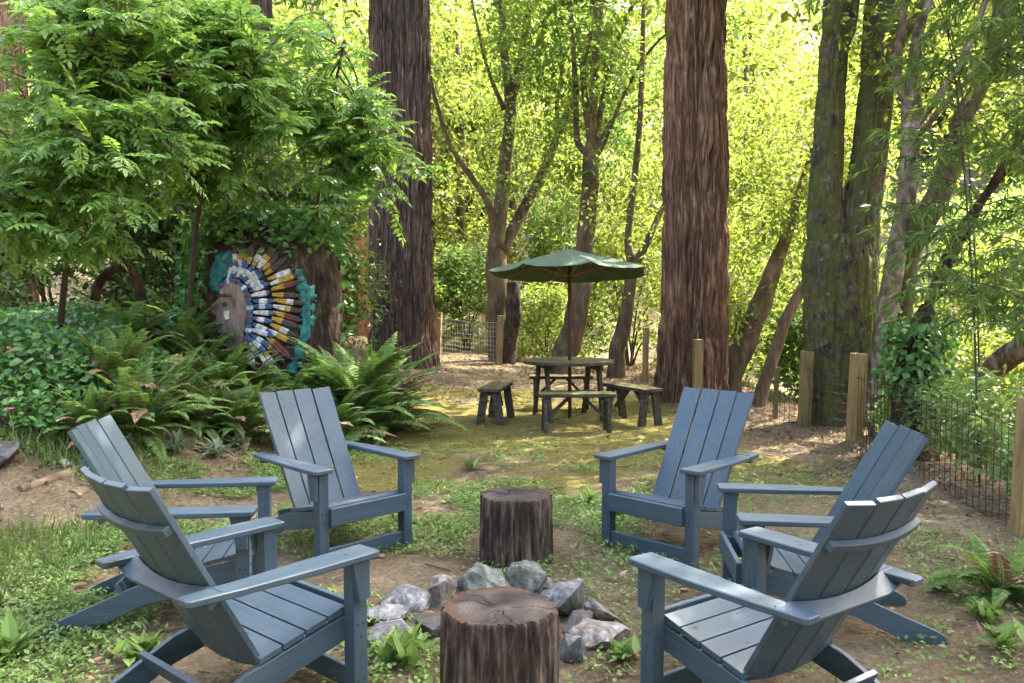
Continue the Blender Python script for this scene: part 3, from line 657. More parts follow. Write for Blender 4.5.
# ---------------------------------------------------------------- garden chairs
def chair_proto():
    root = empty('adirondack_chair', (0, 0, 0)); LW, CW, UP = M_ch
    slope = math.atan2(.105, .46)
    def zs(x): return .355 - (.33 - x) * math.tan(slope)
    mb = MB()                                                       # seat slats, laid across
    for i in range(4):
        x0 = .305 - i * .098; x1 = x0 - .090
        if i == 0: poly = [(x0, zs(x0) - .004), (x0 - .012, zs(x0) + .012), (x1, zs(x1) + .012), (x1, zs(x1) - .011), (x0, zs(x0) - .02)]
        else: poly = [(x0, zs(x0) - .011), (x0, zs(x0) + .012), (x1, zs(x1) + .012), (x1, zs(x1) - .011)]
        mb.prism(poly[::-1] if False else poly, -.262, .262, 'y', None, (0, 0, 0), 0, .002)
    mb.build('seat', CW, root)
    rec = math.atan2(.364, .645); mb = MB()                          # four back slats on a shallow curve
    Rb = roty(-rec)
    for i, yy in enumerate((-.1935, -.0645, .0645, .1935)):
        cv = (yy / .26) ** 2 * .035; ta = -yy * 1.0
        top = .828 - .010 * abs(i - 1.5)
        wb, wt = .0570, .0615
        poly = [(-wb, 0), (wb, 0), (wt, top), (-wt, top)]
        V = MB().prism(poly, -.011, .011, 'x', None, (0, 0, 0), 0, .003)
        P = V.v[0] @ rotz(ta).T + np.array([cv, yy * .0, 0.])
        P[:, 1] += yy * (1 + .03 * (P[:, 2] / .83)) - yy * .05 * (1 - P[:, 2] / .83)
        mb.add(P @ Rb.T + np.array([-.078, 0, .222]), V.f)
    mb.build('backrest', UP, root)
    def backpt(h, off): return np.array([-.078, 0, .222]) + np.array([off, 0, h]) @ Rb.T
    # curved upper batten behind the slats
    ys = np.linspace(-.252, .252, 13); fr = [(y, (y / .26) ** 2 * .035) for y in ys]
    poly = [(y, c - .013) for y, c in fr][::-1] + [(y, c - .040) for y, c in fr]
    mb = MB(); V = MB().prism([(a, b_) for a, b_ in poly], -.016, .016, 'z', None, (0, 0, 0), 0, .003)
    P = V.v[0][:, [1, 0, 2]]; P[:, 2] += .655; mb.add(P @ Rb.T + np.array([-.078, 0, .222]), [f[::-1] for f in V.f]); mb.build('back_batten', CW, root)
    # wide lower brace: a board across the back that carries the arm ends, front edge following the curve
    ys = np.linspace(-.335, .335, 17); mb = MB()
    poly = [(y, max((y / .26) ** 2 * .035, 0) - .0145 if abs(y) < .28 else .022) for y in ys][::-1] + [(-.335, -.045), (-.2, -.070), (.2, -.070), (.335, -.045)]
    V = MB().prism(poly, -.012, .012, 'z', None, (0, 0, 0), 0, .003); P = V.v[0][:, [1, 0, 2]] @ roty(-.62).T
    mb.add(P + backpt(.392, 0), [f[::-1] for f in V.f]); mb.build('rear_brace', CW, root)
    for s in (1, -1):                                                # arms
        pl = [(.372, s * .252), (.377, s * .262), (.377, s * .368), (.366, s * .380), (.10, s * .380), (-.20, s * .362), (-.372, s * .341), (-.384, s * .330), (-.384, s * .275), (-.37, s * .268), (-.15, s * .268), (.05, s * .256)]
        if s < 0: pl = pl[::-1]
        pl = pl[::-1]
        MB().prism(pl, .556, .581, 'z', None, (0, 0, 0), 0, .004).build('arm', LW, root)
        mb = MB(); mb.box((.314, s * .300, .278), (.062, .060, .554), None, 0, .003)
        for (z_, dx) in ((.30, .012), (.30, -.014), (.25, .0), (.08, .012), (.08, -.014), (.50, .0)):
            mb.add(*tube([(.314 + dx, s * .3295, z_), (.314 + dx, s * .3312, z_)], [.0055, .0055], 8), 1)
            mb.add(*tube([(.3445, s * .300 + dx, z_ + .02), (.3462, s * .300 + dx, z_ + .02)], [.0055, .0055], 8), 1)
        leg = mb.build('front_leg', [UP, M_screw], root)
        MB().prism([(.292, .40), (.340, .40), (.340, .5545), (.262, .5545)][::1], s * .3325, s * .3325 + s * .024, 'y').build('arm_bracket', UP, leg) if s > 0 else \
        MB().prism([(.292, .40), (.340, .40), (.340, .5545), (.262, .5545)], -.3565, -.3325, 'y').build('arm_bracket', UP, leg)
        prof = [(.342, .240), (.342, .335), (-.14, zs(-.14) - .013), (-.30, .165), (-.52, .072), (-.555, .050), (-.568, .020), (-.560, .0), (-.43, .0), (-.16, .125)]
        prof = [(x, min(z, zs(x) - .013) if x > -.14 else z) for x, z in prof]
        MB().prism(prof, s * .255 - .0125 if s > 0 else -.2675, s * .255 + .0125 if s > 0 else -.2425, 'y', None, (0, 0, 0), 0, .002).build('rear_leg', LW, root)
    MB().box((.3585, 0, .300), (.024, .535, .105), None, 0, .004).build('front_apron', CW, root)
    MB().box((.318, 0, .070), (.024, .538, .085), None, 0, .004).build('front_stretcher', CW, root)
    MB().box((-.255, 0, .19), (.022, .480, .075), roty(-.45), 0, .003).build('rear_stretcher', CW, root)
    return root
CH = [((-1.097, 5.197, -44.7), 'slate blue garden chair standing in front of the big fern clump, facing the fire pit'),
      ((1.034, 5.214, -134.5), 'slate blue garden chair nearest the picnic benches, its empty seat facing the fire pit'),
      ((-1.032, 3.16, 48.8), 'slate blue garden chair at lower left, seen from behind beside the near stump'),
      ((-1.591, 4.129, 7.2), 'slate blue garden chair half hidden on the grassy left side of the ring'),
      ((.958, 3.073, 125.5), 'slate blue garden chair at lower right, seen from behind, its back towards the fence'),
      ((1.419, 4.052, 174.3), 'slate blue garden chair half hidden on the fence side, pale light on its back')]
proto = chair_proto()
for i, ((x, y, a), lab) in enumerate(CH):
    c = proto if i == 0 else copy_tree(proto)
    px, py = x + .314 * math.cos(R(a)), y + .314 * math.sin(R(a)); qx, qy = x - .5 * math.cos(R(a)), y - .5 * math.sin(R(a))
    zf, zr = gz(px, py), gz(qx, qy)
    c.location = (x, y, (zf * .5 + zr * .3) / .8 - .004); c.rotation_euler = (0, -math.atan2(zf - zr, .814) * .6, R(a))
    tag(c, lab, 'garden chair', 'slate blue garden chairs round the fire pit')

# ---------------------------------------------------------------- picnic table, benches, parasol
tx, ty = W(568, 418, 10.9)[:2]; tz = gz(tx, ty)
t = empty('picnic_table', (tx, ty, tz), R(12), label='round weathered picnic table with a mossy plank top under the green parasol', cat='table')
mb = MB(); rT = .585
for k in range(-4, 5):                                               # planks cut to a circle
    y0, y1 = k * .13 - .0625, k * .13 + .0625
    f = lambda y: math.sqrt(max(rT ** 2 - y ** 2, .01))
    yl = np.linspace(max(y0, -rT + .005), min(y1, rT - .005), 6); pl = [(f(y), y) for y in yl] + [(-f(y), y) for y in yl[::-1]]
    mb.prism(pl, .705, .745, 'z', None, (0, 0, 0), 0, .004)
mb.build('tabletop', M_table, t)
mb = MB()
for s in (-1, 1): mb.box((s * .3, 0, .67), (.04, .95, .068), None, 0, .003)
mb.build('batten', M_bench, t)
for sx in (-1, 1):
    for sy in (-1, 1):
        mb = MB(); p, q = np.array([sx * .34, sy * .20, .70]), np.array([sx * .34, sy * .42, -.02]); d = q - p; an = math.atan2(d[1], -d[2])
        mb.box((p + q) / 2, (.04, .10, np.linalg.norm(d)), rotx(an), 0, .003); mb.build('leg', M_bench, t)
mb = MB()
mb.box((0, 0, .33), (.72, .09, .035), None, 0, .003); mb.build('stretcher', M_bench, t)

def bench_proto():
    root = empty('picnic_bench', (0, 0, 0)); mb = MB()
    for y0 in (-.072, .072): mb.box((0, y0, .43), (.88, .135, .04), None, 0, .006)
    mb.build('seat_board', M_bench, root)
    for sx in (-1, 1):
        mb = MB(); mb.box((sx * .33, 0, .385), (.04, .24, .05), None, 0, .003); mb.build('cleat', M_bench, root)
        for sy in (-1, 1):
            mb = MB(); p, q = np.array([sx * .355, sy * .07, .408]), np.array([sx * .375, sy * .13, -.03]); d = q - p
            mb.box((p + q) / 2, (.04, .095, np.linalg.norm(d)), rotx(math.atan2(d[1], -d[2])), 0, .003); mb.build('leg', M_bench, root)
        mb = MB(); p, q = np.array([sx * .335, 0, .16]), np.array([sx * .08, 0, .40]); d = q - p
        mb.box((p + q) / 2, (.035, .06, np.linalg.norm(d)), roty(math.atan2(d[0], d[2])), 0, .002); mb.build('brace', M_bench, root)
    return root
bp = bench_proto()
BN = [(576, 430, 9.75, 4, 'weathered plank bench on the near side of the picnic table, diagonal braces in view'),
      (496, 419, 10.55, 80, 'weathered plank bench left of the picnic table, seen end-on'),
      (632, 421, 10.45, 118, 'weathered plank bench right of the picnic table, turned towards the redwood'),
      (561, 408, 11.85, -3, 'weathered plank bench on the far side of the picnic table')]
for i, (u, v, D, a, lab) in enumerate(BN):
    c = bp if i == 0 else copy_tree(bp); x, y = W(u, v, D)[:2]; c.location = (x, y, gz(x, y)); c.rotation_euler = (0, 0, R(a)); tag(c, lab, 'bench', 'plank benches round the picnic table')
um = empty('patio_umbrella', (tx + .02, ty - .06, tz), R(10), label='dark green octagonal market umbrella on a wooden pole through the picnic table', cat='umbrella')
um.rotation_euler = (Matrix.Rotation(R(-5), 3, 'X') @ Matrix.Rotation(R(10), 3, 'Z')).to_euler()
MB().add(*tube([(0, 0, .0), (0, 0, 2.17)], [.023, .023], 14)).build('pole', M_pole, um, True)
rim, top, zr_, zt_ = 1.07, .10, 1.865, 2.17; V = []; F = []; K = 6; J = 12
for k in range(8):
    a0, a1 = k * math.pi / 4, (k + 1) * math.pi / 4
    for i in range(K + 1):
        for j in range(J + 1):
            r_ = .02 + (rim - .02) * j / J; s = i / K
            p0, p1 = np.array([math.cos(a0), math.sin(a0)]) * r_, np.array([math.cos(a1), math.sin(a1)]) * r_
            z = zt_ - (zt_ - zr_) * ((j / J) ** 1.08) - .018 * math.sin(s * math.pi) * (j / J) ** 1.6 + (.02 * (j / J) * (abs(s - .5) > .49))
            q = p0 * (1 - s) + p1 * s; q *= (1 - .035 * math.sin(s * math.pi) * (j / J)); V.append((q[0], q[1], z))
    b0 = k * (K + 1) * (J + 1)
    for i in range(K):
        for j in range(J): a = b0 + i * (J + 1) + j; F.append((a, a + 1, a + J + 2, a + J + 1))
mb = MB(); mb.add(V, F); 
V2 = np.array(V) - [0, 0, .006]; mb.add(V2, [f[::-1] for f in F])
for k in range(8):                                                   # hem joining both skins
    b0 = k * (K + 1) * (J + 1); n0 = len(V)
    for i in range(K): a, c = b0 + i * (J + 1) + J, b0 + (i + 1) * (J + 1) + J; mb.f.append(np.array([a, a + n0, c + n0, c])); mb.m.append(0)
cano = mb.build('canopy', M_umb, um, False)
mb = MB(); V = [(0, 0, zt_ + .02)]; F = []
for k in range(16): a = k * math.pi / 8; rr_ = .13 if k % 2 == 0 else .12; V.append((math.cos(a) * rr_, math.sin(a) * rr_, zt_ - .022 - (.006 if k % 2 else 0)))
F = [(0, 1 + k, 1 + (k + 1) % 16) for k in range(16)]; mb.add(V, F); mb.build('vent_cap', M_umb, cano, True)
mb = MB(); mb.add(*tube([(0, 0, zt_ + .01), (0, 0, zt_ + .05)], [.018, .012], 10)); mb.build('finial', M_pole, um, True)
MB().add(*tube([(0, 0, 1.80), (0, 0, 1.87)], [.04, .04], 14)).build('hub', M_pole, um, True)
for k in range(8):
    a = k * math.pi / 4; e = np.array([math.cos(a) * rim * .985, math.sin(a) * rim * .985, zr_ - .006]); s0 = np.array([math.cos(a) * .03, math.sin(a) * .03, zt_ - .03])
    mb = MB(); mb.bar(s0, e, .008); mid = s0 * .48 + e * .52; rb = mb.build('rib', M_rib, um)
    MB().bar((math.cos(a) * .04, math.sin(a) * .04, 1.83), mid - [0, 0, .01], .008).build('strut', M_rib, rb)

# ---------------------------------------------------------------- sawn stumps used as tables
def cutmat():
    m, n, b = newmat('sawn_end_grain'); tc = N(n, 'ShaderNodeTexCoord')
    wv = N(n, 'ShaderNodeTexWave', wave_type='RINGS', rings_direction='SPHERICAL'); wv.inputs['Scale'].default_value = 17; wv.inputs['Distortion'].default_value = 5; wv.inputs['Detail'].default_value = 3
    mp = N(n, 'ShaderNodeMapping'); mp.inputs['Scale'].default_value = (1, 1, 0); n.links.new(tc.outputs['Object'], mp.inputs[0]); n.links.new(mp.outputs[0], wv.inputs[0])
    t = tex(n, 5, 6); r = ramp(n, [(.012, .010, .009), (.036, .029, .025), (.085, .068, .056)], [.35, .5, .68]); n.links.new(t.outputs[0], r.inputs[0])
    r2 = ramp(n, [(.88, .88, .88), (1.06, 1.06, 1.06)]); n.links.new(wv.outputs[0], r2.inputs[0]); c = mixc(n, 1., r.outputs[0], r2.outputs[0], 'MULTIPLY')
    g = N(n, 'ShaderNodeVectorMath', operation='LENGTH'); n.links.new(mp.outputs[0], g.inputs[0])
    t2 = tex(n, 9, 3); ad = N(n, 'ShaderNodeMath', operation='MULTIPLY_ADD'); n.links.new(t2.outputs[0], ad.inputs[0]); ad.inputs[1].default_value = .05; n.links.new(g.outputs['Value'], ad.inputs[2])
    r3 = ramp(n, [(0, 0, 0), (1, 1, 1)], [.198, .212]); n.links.new(ad.outputs[0], r3.inputs[0]); c = mixc(n, r3.outputs[0], c, (.058, .033, .021))
    n.links.new(c, b.inputs['Base Color']); b.inputs['Roughness'].default_value = .8; b.inputs['Specular IOR Level'].default_value = .15; bump(n, b, t.outputs[0], .7, .008); return m
M_cut = cutmat()
def log_stump(label, x, y, r, h, seed):
    z0 = gz(x, y); root = empty('log_stump', (x, y, z0), label=label, cat='log stump', group=None); zs = np.concatenate([np.linspace(-.06, h - .008, 44), [h]])
    P = np.stack([0 * zs, 0 * zs, zs], 1); rr = np.full(len(zs), r); rr[-1] -= .006
    rr = rr * (1.03 - .03 * zs / h)
    dsp = bark_disp(r / .022, + .020, seed, 1.4, .35, .26); V, F = tube(P, rr, 260, dsp); Vt = V[-260:].copy()
    mb = MB(); mb.add(V, [f for f in F if len(f) == 4]); mb.build('bark', M_log, root, True)
    ca = np.random.default_rng(seed).uniform(0, 6.28, 7)
    mb = MB(); V = []; F = []; K = 14                                 # slightly dished, uneven sawn face
    for k in range(K + 1):
        f = 1 - k / K if k < K else 0
        for j in range(260):
            q = Vt[j] * [max(f, .001), max(f, .001), 1]; q[2] += .006 * (fbm(q[0] * 14, q[1] * 14, seed, 3) - .5) * (k > 0) - .004 * (k > 0) - (.012 * max(math.exp(-(((j / 260 * 6.283 - a_ + .12 * math.sin(f * 9 + a_) + 3.1416) % 6.2832 - 3.1416) * f / .012) ** 2) for a_ in ca) * (f > .15) * (k > 0)); V.append(q)
    for k in range(K):
        for j in range(260): F.append((k * 260 + j, k * 260 + (j + 1) % 260, (k + 1) * 260 + (j + 1) % 260, (k + 1) * 260 + j))
    mb.add(V, F); mb.build('cut_face', M_cut, root, True); return root
x, y = W(502.5, 612, 3.02)[:2]; log_stump('sawn log stump at the front edge of the stones, nearest the camera', x, y, .205, .43, 61)
x, y = W(513.5, 565, 4.95)[:2]; log_stump('sawn log stump behind the ring of stones, between the two far chairs', x, y, .208, .395, 67)

# ---------------------------------------------------------------- stones of the fire pit
import bmesh
def stone(label, u, v, wpx, hpx, kind, seed, deep=.8, sink=.2, group='stones of the fire pit ring', name='fire_pit_stone'):
    p = ground(u, v); s = p[1] / FPX; wd, ht = wpx * s * 1.15, hpx * s * .86; rg = np.random.default_rng(seed)
    bm = bmesh.new()
    d = unit(rg.normal(size=(15, 3)))
    for q in d: bm.verts.new(tuple(np.sign(q) * np.abs(q) ** .8 * np.array([wd / 2, wd / 2 * deep, ht * .62]) * rg.uniform(.9, 1.15)))
    r = bmesh.ops.convex_hull(bm, input=bm.verts); bmesh.ops.delete(bm, geom=[e for e in r['geom_interior'] if isinstance(e, bmesh.types.BMVert)], context='VERTS')
    bmesh.ops.triangulate(bm, faces=bm.faces); bmesh.ops.subdivide_edges(bm, edges=bm.edges, cuts=3, use_grid_fill=True)
    bmesh.ops.smooth_vert(bm, verts=bm.verts, factor=.22, use_axis_x=True, use_axis_y=True, use_axis_z=True)
    bmesh.ops.remove_doubles(bm, verts=bm.verts, dist=.0008)
    V = np.array([q.co[:] for q in bm.verts]); k = 9 / max(wd, .1) * .25
    nn = (fbm(V[:, 0] * k * 2 + seed, V[:, 1] * k * 2, V[:, 2] * k * 2, seed, 4) - .5)
    st = (np.abs(noise(V[:, 0] * k + seed, V[:, 2] * k * 3 + V[:, 0] * k, V[:, 1] * k, seed + 3) - .5)) * -.25
    V = V * (1 + (nn * .42 + st * .8))[:, None]
    for q, c in zip(bm.verts, V): q.co = tuple(c)
    zmin = V[:, 2].min(); me = bpy.data.meshes.new(name)
    for q in bm.verts: q.co.z -= zmin + sink * ht
    bm.to_mesh(me); bm.free(); me.materials.append(M_rock[kind]); me.polygons.foreach_set('use_smooth', np.ones(len(me.polygons), bool))
    me.set_sharp_from_angle(angle=R(17))
    o = link(name, me); o.location = (p[0], p[1], p[2]); o.rotation_euler = (0, 0, rg.uniform(-.4, .4)); tag(o, label, 'stone', group); return o
for a in [('crumpled white stone at the far left of the fire pit ring', 404, 606, 46, 30, 'white', 1), ('pale greenish upright stone between the white stone and the tall dark green one', 440, 606, 32, 38, 'tan', 2),
          ('tall dark green stone behind the near stump', 482, 601, 52, 42, 'green', 3), ('grey green stone touching the far stump, right of the tall dark green one', 522, 598, 44, 40, 'green', 4),
          ('small bluish stone squeezed behind the big blue grey stone', 547, 588, 22, 18, 'white', 5), ('big blue grey angular stone at the right rear of the fire pit ring', 571, 616, 58, 44, 'blue', 6),
          ('dark stone gap-filler under the big blue grey stone', 578, 632, 30, 26, 'dark', 12), ('tan stone leaning on the right end of the fire pit ring', 607, 622, 42, 32, 'tan', 7), ('flat tan stone lowest at the right of the fire pit ring', 602, 644, 62, 30, 'tan', 8),
          ('blue stone half hidden by the right side of the near stump', 573, 660, 44, 32, 'blue', 9), ('low flat grey slab below the crumpled white stone', 388, 622, 48, 18, 'blue', 10), ('pale blue stone beside the leafy weed, left of the near stump', 392, 642, 54, 26, 'white', 11), ('small grey stone behind the leafy weed next to the near stump', 428, 636, 34, 22, 'dark', 13)]:
    stone(*a)
for a in [('rounded dark grey boulder on the left bank at the picture edge', -4, 458, 56, 40, 'dark', 31), ('pale rock in the grass at the left edge below the bank', -6, 598, 36, 38, 'tan', 32), ('small grey rock lying above the edging log on the bank', 62, 462, 24, 10, 'tan', 33)]:
    stone(*a, deep=.9, sink=.62, group=None, name='garden_rock')
p = np.array([ground(20, 492), ground(48, 482), ground(82, 470)]); p[:, 2] -= .005; mb = MB(); limb(mb, p, [.04, .042, .035], 20, 30, .12, 8)
tag(mb.build('edging_log', M_bark, None, True), 'weathered edging log holding the left bank behind the chairs', 'log')
# ---------------------------------------------------------------- carved and painted stump
sx_, sy_ = W(266, 385, 10.6)[:2]; sz_ = gz(sx_, sy_); SR = .80
cs = empty('carved_stump', (sx_, sy_, sz_ - .1), label='huge old tree stump carved and painted with a head in a feathered headdress', cat='carved stump'); so = np.array(cs.location)
ztop = W(266, 226, 10.0)[2] - so[2]
def sprof(th, z):                                                    # the stump's lumpy radius
    th, z = np.asarray(th, float), np.asarray(z, float)
    n3 = noise(np.cos(th) * 1.3, np.sin(th) * 1.3, z * .7, 77) - .5
    bulge = .16 * np.exp(-((th + .35) / .35) ** 2) * (1 - z / 3) 
    front = np.exp(-((th + 1.57) / 1.0) ** 2)
    return SR * (1.12 - .10 * z / ztop - .34 * sst((z - ztop + .42) / .42) ** 1.6) + .22 * n3 * (1 - front * .8) + bulge
def sfurrow(th, P, r):
    z = P[:, 2][:, None]; base = sprof(((th + np.pi) % (2 * np.pi)) - np.pi, z)
    front = np.exp(-(((((th + np.pi) % (2 * np.pi)) - np.pi) + 1.75) / .75) ** 4)
    n1 = np.abs(noise(np.cos(th) * 9, np.sin(th) * 9, z * 1.2, 78) - .5) * 2
    n2 = fbm(np.cos(th) * 14, np.sin(th) * 14, z * 7, 79) - .5
    return base + (.07 * (np.minimum(n1 * 2, 1) - .8) + .06 * n2) * (1 - .85 * front)
zz = np.linspace(-.2, ztop, 90); th = np.arange(180) / 180 * 2 * np.pi
TH, ZZ = np.meshgrid(th, zz); Rr = sfurrow(TH, np.stack([0 * zz, 0 * zz, zz], 1), None)
zj = ZZ + (ZZ > ztop - .3) * (fbm(np.cos(TH) * 4, np.sin(TH) * 4, 0, 80) - .5) * .5 * (ZZ - ztop + .3) / .3
V = np.stack([np.cos(TH) * Rr, np.sin(TH) * Rr, zj], -1).reshape(-1, 3); i, j = np.meshgrid(np.arange(89), np.arange(180), indexing='ij'); k = (j + 1) % 180
F = [np.stack([i * 180 + j, i * 180 + k, (i + 1) * 180 + k, (i + 1) * 180 + j], -1).reshape(-1, 4), np.array([[89 * 180 + q for q in range(180)]])]
link('trunk', raw_mesh('trunk', V, F, True, None, [M_snag]), cs)
def on_stump(x, z, off):                                             # a point of the front of the stump, off metres proud of it
    y = -SR
    for _ in range(4): th_ = math.atan2(y, x); r_ = float(sprof(th_, z)) + off; y = -math.sqrt(max(r_ * r_ - x * x, .02))
    return np.array([x, y, z])
yF = sy_ - SR * 1.0
def mpx(u, v):                                                       # picture-plane point on the carved face -> (x, z)
    p = W(u, v, yF); return p[0] - so[0], p[2] - so[2]
def patch(name, poly, off, mat, parent, relief=None, rough=.0, seed=0, step=.022):
    """a painted or carved area: a fine grid clipped to poly (pixels of the face) lying on the stump with its own thickness"""
    P = np.array([mpx(*q) for q in poly]); lo, hi = P.min(0), P.max(0); xs = np.arange(lo[0], hi[0] + step, step); zs = np.arange(lo[1], hi[1] + step, step)
    def inside(x, z):
        c = False; n = len(P)
        for a in range(n):
            x0, z0 = P[a]; x1, z1 = P[(a + 1) % n]
            if (z0 > z) != (z1 > z) and x < (x1 - x0) * (z - z0) / (z1 - z0) + x0: c = not c
        return c
    cell = {(a, b_) for a in range(len(xs) - 1) for b_ in range(len(zs) - 1) if inside(xs[a] + step / 2 + rough * step * (noise(a * .7, b_ * .7, seed) - .5) * 6, zs[b_] + step / 2 + rough * step * (noise(a * .7, b_ * .7, seed + 9) - .5) * 6)}
    idx = {}; V = []; F = []
    def vid(a, b_):
        if (a, b_) not in idx:
            edge = sum((a - i_, b_ - j_) in cell for i_ in (0, 1) for j_ in (0, 1)) < 4
            o_ = (-.02 if edge else off + (relief(xs[a], zs[b_]) if relief else 0))
            idx[(a, b_)] = len(V); V.append(on_stump(xs[a], zs[b_], o_))
        return idx[(a, b_)]
    for a, b_ in cell: F.append((vid(a, b_), vid(a + 1, b_), vid(a + 1, b_ + 1), vid(a, b_ + 1)))
    return link(name, raw_mesh(name, V, np.array(F), True, None, [mat]), parent)
M_teal = plain('teal_paint', (.025, .14, .13), .8, .6, 14, bs=.5)
M_face = barkmat('carved_wood', [(.08, .062, .053), (.18, .145, .125), (.29, .245, .21)], 14, (1, 1, .3), bs=.7)
M_fw, M_fb, M_fy, M_fd, M_fr = plain('white_paint', (.46, .46, .45), .8, .5, 24), plain('blue_paint', (.05, .10, .20), .8, .5, 24), plain('yellow_paint', (.36, .22, .04), .8, .45, 24), plain('dark_feather_tip', (.06, .045, .035), .8, .3, 20), plain('red_paint', (.14, .035, .03), .7, .25, 20)
for poly in ([(205, 268), (212, 254), (228, 250), (240, 254), (236, 268), (224, 282), (214, 296), (207, 290)], [(288, 262), (298, 268), (309, 290), (311, 318), (306, 342), (297, 374), (284, 376), (292, 348), (296, 325), (296, 300), (291, 280)],
             [(212, 342), (224, 340), (230, 352), (244, 354), (248, 372), (238, 388), (222, 376), (212, 360)], [(247, 318), (252, 316), (250, 350), (245, 350)]):
    patch('teal_background', poly, .034, M_teal, cs, None, .55, 4)
def fc(x, z):                                                        # relief of the face: cheek and brow
    return .03 + .02 * fbm(x * 9, z * 9, 0, 91) 
patch('carved_head', [(221, 290), (226, 282), (236, 280), (246, 284), (250, 296), (251, 312), (248, 326), (246, 345), (240, 352), (230, 350), (225, 342), (226, 335), (218, 334), (213, 329), (217, 326), (213, 322), (217, 318), (211, 313), (207, 309), (213, 303), (219, 298)], .03, M_face, cs, fc, 0, 0, .012)
patch('brow', [(217, 297), (222, 293), (234, 294), (234, 297), (222, 297)], .088, M_fd, cs, None, 0, 0, .006)
patch('mouth', [(215, 325), (226, 323), (226, 326), (216, 327)], .086, M_fd, cs, None, 0, 0, .006)
patch('eye', [(223, 303), (229, 301), (231, 305), (226, 307)], .088, M_fd, cs, None, 0, 0, .006)
patch('cheek_paint', [(226, 311), (232, 310), (233, 319), (228, 321)], .085, M_fw, cs, None, .3, 0, .006)
def feather(u0, v0, u1, v1, wpx, cols, off, split=(.55,), n=10):
    """a carved feather from (u0, v0) to (u1, v1): domed blade in bands of paint"""
    a, b_ = np.array(mpx(u0, v0)), np.array(mpx(u1, v1)); d = b_ - a; L = np.linalg.norm(d); d /= L; nrm = np.array([-d[1], d[0]]); wd = wpx / FPX * yF
    V, F, M = [], [], []; 
    for k in range(n + 1):
        t = k / n; w_ = wd * .5 * (min(1, .55 + t * 1.2) * (1 - max(0, (t - .72) / .28) ** 2 * .85))
        for s, h in ((-1, -.02), (-1, .006), (-.45, .018), (0, .014), (.45, .018), (1, .006), (1, -.02)):
            p = a + d * L * t + nrm * w_ * s; V.append(on_stump(p[0], p[1], off + h))
    for k in range(n):
        mi = sum((k + .5) / n > q for q in split)
        for q in range(6): F.append((k * 7 + q, (k + 1) * 7 + q, (k + 1) * 7 + q + 1, k * 7 + q + 1)); M.append(mi)
    F.append(tuple(range(6, -1, -1))); M.append(0); F.append(tuple(n * 7 + q for q in range(7))); M.append(len(cols) - 1)
    mb = MB(); mb.v = [np.array(V)]; mb.f = [np.array(f) for f in F]; mb.m = M; mb.n = len(V); return mb.build('feather', cols, cs, False)
# outer fan (long feathers, dark tips), then the blue inner rows, then the short white row on the brow
fr = np.random.default_rng(5)
def fan(pts, n):
    P = np.array(pts, float); t = np.linspace(0, len(P) - 1.001, n); k = t.astype(int); f = (t - k)[:, None]; return P[k] * (1 - f) + P[k + 1] * f
for q, (p0, p1) in enumerate(zip(fan([(236, 266), (250, 264), (264, 270), (271, 284), (274, 300), (273, 318), (268, 336), (262, 354)], 22), fan([(238, 249), (257, 247), (280, 253), (297, 274), (302, 302), (299, 330), (290, 356), (274, 378)], 22))):
    e = p1 + fr.normal(size=2) * 2.2; feather(*p0, *e, 5.9 * fr.uniform(.85, 1.15), [[M_fy, M_fw, M_fd], [M_fy, M_fd, M_fd], [M_fy, M_fr, M_fd], [M_fw, M_fy, M_fd]][q * 7 % 4], .030 + .008 * (q % 2), (fr.uniform(.3, .42), fr.uniform(.6, .8)))
for q, (p0, p1) in enumerate(zip(fan([(230, 279), (240, 277), (249, 284), (255, 298), (256, 316), (254, 334), (251, 346)], 20), fan([(236, 261), (252, 262), (266, 274), (274, 296), (275, 320), (270, 344), (258, 366)], 20))):
    e = p1 + fr.normal(size=2) * 1.6; feather(*p0, *e, 5.3 * fr.uniform(.85, 1.15), [M_fb, M_fw, M_fb] if q % 3 else [M_fw, M_fw, M_fb], .046 + .007 * (q % 2), (fr.uniform(.2, .35), fr.uniform(.6, .8)))
hb = [(219, 291), (226, 283), (235, 280), (243, 284), (249, 292), (252, 302), (253, 313), (252, 324), (251, 335), (249, 346)]
for q in range(len(hb) - 1):
    (a, b_), (c, d_) = hb[q], hb[q + 1]; feather(a, b_, c, d_, 6, [M_fb, M_fw if q % 2 else M_fr, M_fb], .062, (.3, .7), 6)

